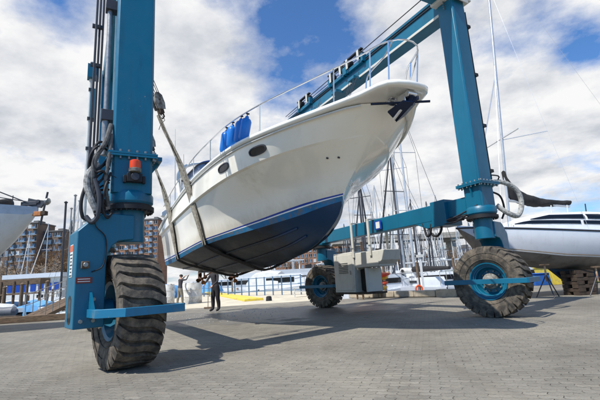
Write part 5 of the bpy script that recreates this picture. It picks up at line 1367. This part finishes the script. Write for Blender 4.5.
for i, (px, lab) in enumerate(tl):
    Y = random.uniform(95, 125); o = copy_tree(tp_[i % 3]) if i > 2 else tp_[i]
    o.location = (X_at(px, Y), Y, -.5); o.rotation_euler = (0, 0, random.uniform(0, 6)); s_ = random.uniform(1.5, 1.9) if px > 30 else 1.3; o.scale = (s_,)*3; tag(o, lab, 'tree', 'bare trees on the far left bank')
for i in range(44):
    px = random.uniform(335, 500) if i < 30 else random.choice([random.uniform(225, 300), random.uniform(500, 600)]); Y = random.uniform(158, 176); o = copy_tree(tp_[i % 3]); o.location = (X_at(px, Y), Y, 0); o.rotation_euler = (0, 0, random.uniform(0, 6)); s_ = random.uniform(.75, 1.25); o.scale = (s_,)*3
    tag(o, 'bare brown tree on the far shore beyond the marina masts', 'tree', 'bare trees beyond the marina masts')
# bank under the left trees
g = MB(); vs = []
for i in range(31):
    x = -75+i*1.9; vs += [(x, 84+3*sin(i), WZ-.3), (x, 92+2*sin(i*1.7), .9+.5*sin(i*1.3)), (x, 130, 1.5)]
g.add(vs, [(i*3+j, i*3+3+j, i*3+4+j, i*3+1+j) for i in range(30) for j in range(2)]); tag(g.build('river_bank', mat('rocky_bank', srgb(150, 136, 112), .95, var=.4, scale=1.5, bump=1, bscale=2), angle=30), kind='structure')
# brush heap texture: stuff
random.seed(9); g = MB()
for i in range(2600):
    y = random.uniform(74, 80); x = X_at(random.uniform(-6, 60), y); z = random.uniform(1, 6.4+.8*sin(x*.5)+.5*sin(x*1.7)); d = V((random.uniform(-1, 1), random.uniform(-1, 1), random.uniform(-.5, .8)))*random.uniform(.4, 1.3); g.tube([(x, y, z), V((x, y, z))+d], .028, 3, cap=False)
tag(g.build('driftwood_brush', mat('dry_brush', srgb(146, 128, 106), .95, var=.4, scale=.6), fix=False), 'tangled brown brush heaped along the left bank', 'brush', kind='stuff')
# debris on the washed ground
g = MB(); random.seed(21)
for i in range(300):
    q = V((random.gauss(-3.2, 1.6), random.gauss(13.8, 1.3), 0)); r = random.uniform(.004, .014)
    g.box((q.x, q.y, r*.4), (r*2, r*1.6, r), rz=random.uniform(0, 3))
for i in range(120):
    q = V((random.uniform(-5, 6), random.uniform(5, 12), 0)); r = random.uniform(.002, .005)
    g.box((q.x, q.y, r*.4), (r*2, r*1.6, r), rz=random.uniform(0, 3))
tag(g.build('scraped_debris', 'offwhite', fix=False, smooth=False), 'pale scraped chips scattered on the wet paving', 'debris', kind='stuff')
# ------------------------------------------------------------------ light, sky, view
SUN_TO = V((.75, .66, 0)).normalized()
EL = radians(54.0)
dirv = V((SUN_TO.x*cos(EL), SUN_TO.y*cos(EL), -sin(EL)))
sl = bpy.data.lights.new('sun', 'SUN'); so = bpy.data.objects.new('sun', sl); COL.objects.link(so)
sl.energy = 5.0; sl.angle = radians(.5); sl.color = (1, .955, .88)
so.rotation_euler = (-dirv).to_track_quat('Z', 'Y').to_euler()
W = bpy.data.worlds.new('World'); S.world = W; W.use_nodes = True
N = NT(W.node_tree); bg = W.node_tree.nodes['Background']
sky = N.n('ShaderNodeTexSky', sky_type='NISHITA'); sky.sun_disc = False; sky.sun_elevation = EL
sky.sun_rotation = atan2(-SUN_TO.x, -SUN_TO.y); sky.air_density = 1.0; sky.dust_density = .6; sky.ozone_density = 2.5
tc = N.n('ShaderNodeTexCoord'); D0 = tc.outputs['Generated']
nm = N.n('ShaderNodeVectorMath', operation='NORMALIZE'); N.l(D0, nm.inputs[0]); dv = nm.outputs[0]
sx = N.n('ShaderNodeSeparateXYZ'); N.l(dv, sx.inputs[0])
zz = math_(N, 'ADD', math_(N, 'MAXIMUM', sx.outputs[2], 0.0), .22)
cx = N.n('ShaderNodeCombineXYZ'); N.l(math_(N, 'DIVIDE', sx.outputs[0], zz), cx.inputs[0]); N.l(math_(N, 'DIVIDE', sx.outputs[1], zz), cx.inputs[1])
mp = N.n('ShaderNodeMapping'); N.l(cx.outputs[0], mp.inputs[0]); mp.inputs['Location'].default_value = (3.1, 1.7, 0); mp.inputs['Rotation'].default_value = (0, 0, radians(20)); mp.inputs['Scale'].default_value = (1, 1.0, 1)
n1 = noise(N, mp.outputs[0], 1.9, 14, .61)
cov = math_(N, 'ADD', n1, .115)
for (u, v, rad, amt) in ((300, 40, .30, .19), (345, 12, .20, .18), (262, 8, .16, .08), (278, 85, .14, .14), (330, 60, .2, .10), (64, 0, .13, .20), (180, 40, .22, -.16), (160, 100, .2, -.10), (584, 45, .085, .27), (540, 20, .09, .12), (575, 190, .12, .09), (425, 30, .10, -.20), (480, 120, .35, -.12), (60, 120, .3, -.12), (180, 20, .15, -.10)):
    c = ray(u, v).normalized()
    dd = N.n('ShaderNodeVectorMath', operation='DISTANCE'); N.l(dv, dd.inputs[0]); dd.inputs[1].default_value = c
    mr = N.n('ShaderNodeMapRange', interpolation_type='SMOOTHSTEP'); N.l(dd.outputs['Value'], mr.inputs[0])
    mr.inputs[1].default_value = 0; mr.inputs[2].default_value = rad; mr.inputs[3].default_value = -amt; mr.inputs[4].default_value = 0
    cov = math_(N, 'ADD', cov, mr.outputs[0])
cov = math_(N, 'ADD', cov, math_(N, 'MULTIPLY', math_(N, 'SUBTRACT', noise(N, mp.outputs[0], 7.5, 8, .6), .5), .22))
dd = N.n('ShaderNodeVectorMath', operation='DISTANCE'); N.l(dv, dd.inputs[0]); dd.inputs[1].default_value = V((0, -.75, .66))  # unseen sky behind the camera is cleared of cloud to cut ground fill
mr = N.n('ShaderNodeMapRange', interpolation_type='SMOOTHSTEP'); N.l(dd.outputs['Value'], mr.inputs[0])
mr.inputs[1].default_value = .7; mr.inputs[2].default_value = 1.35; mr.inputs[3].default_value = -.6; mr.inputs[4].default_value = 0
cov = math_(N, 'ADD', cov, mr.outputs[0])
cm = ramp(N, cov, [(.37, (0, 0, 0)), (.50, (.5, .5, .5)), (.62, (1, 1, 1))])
shade = ramp(N, noise(N, mp.outputs[0], 2.6, 9, .58), [(.33, (6.2, 6.6, 7.3)), (.46, (8.8, 9.0, 9.4)), (.58, (11.0, 11.0, 11.0))])
skyc = mix(N, 1.0, sky.outputs[0], (1.0, 1.52, 2.05, 1), 'MULTIPLY')
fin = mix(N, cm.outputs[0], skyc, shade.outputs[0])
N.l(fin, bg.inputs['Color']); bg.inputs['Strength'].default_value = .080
S.render.engine = 'CYCLES'
S.view_settings.view_transform = 'Standard'; S.view_settings.look = 'None'; S.view_settings.exposure = .12; S.view_settings.gamma = 1
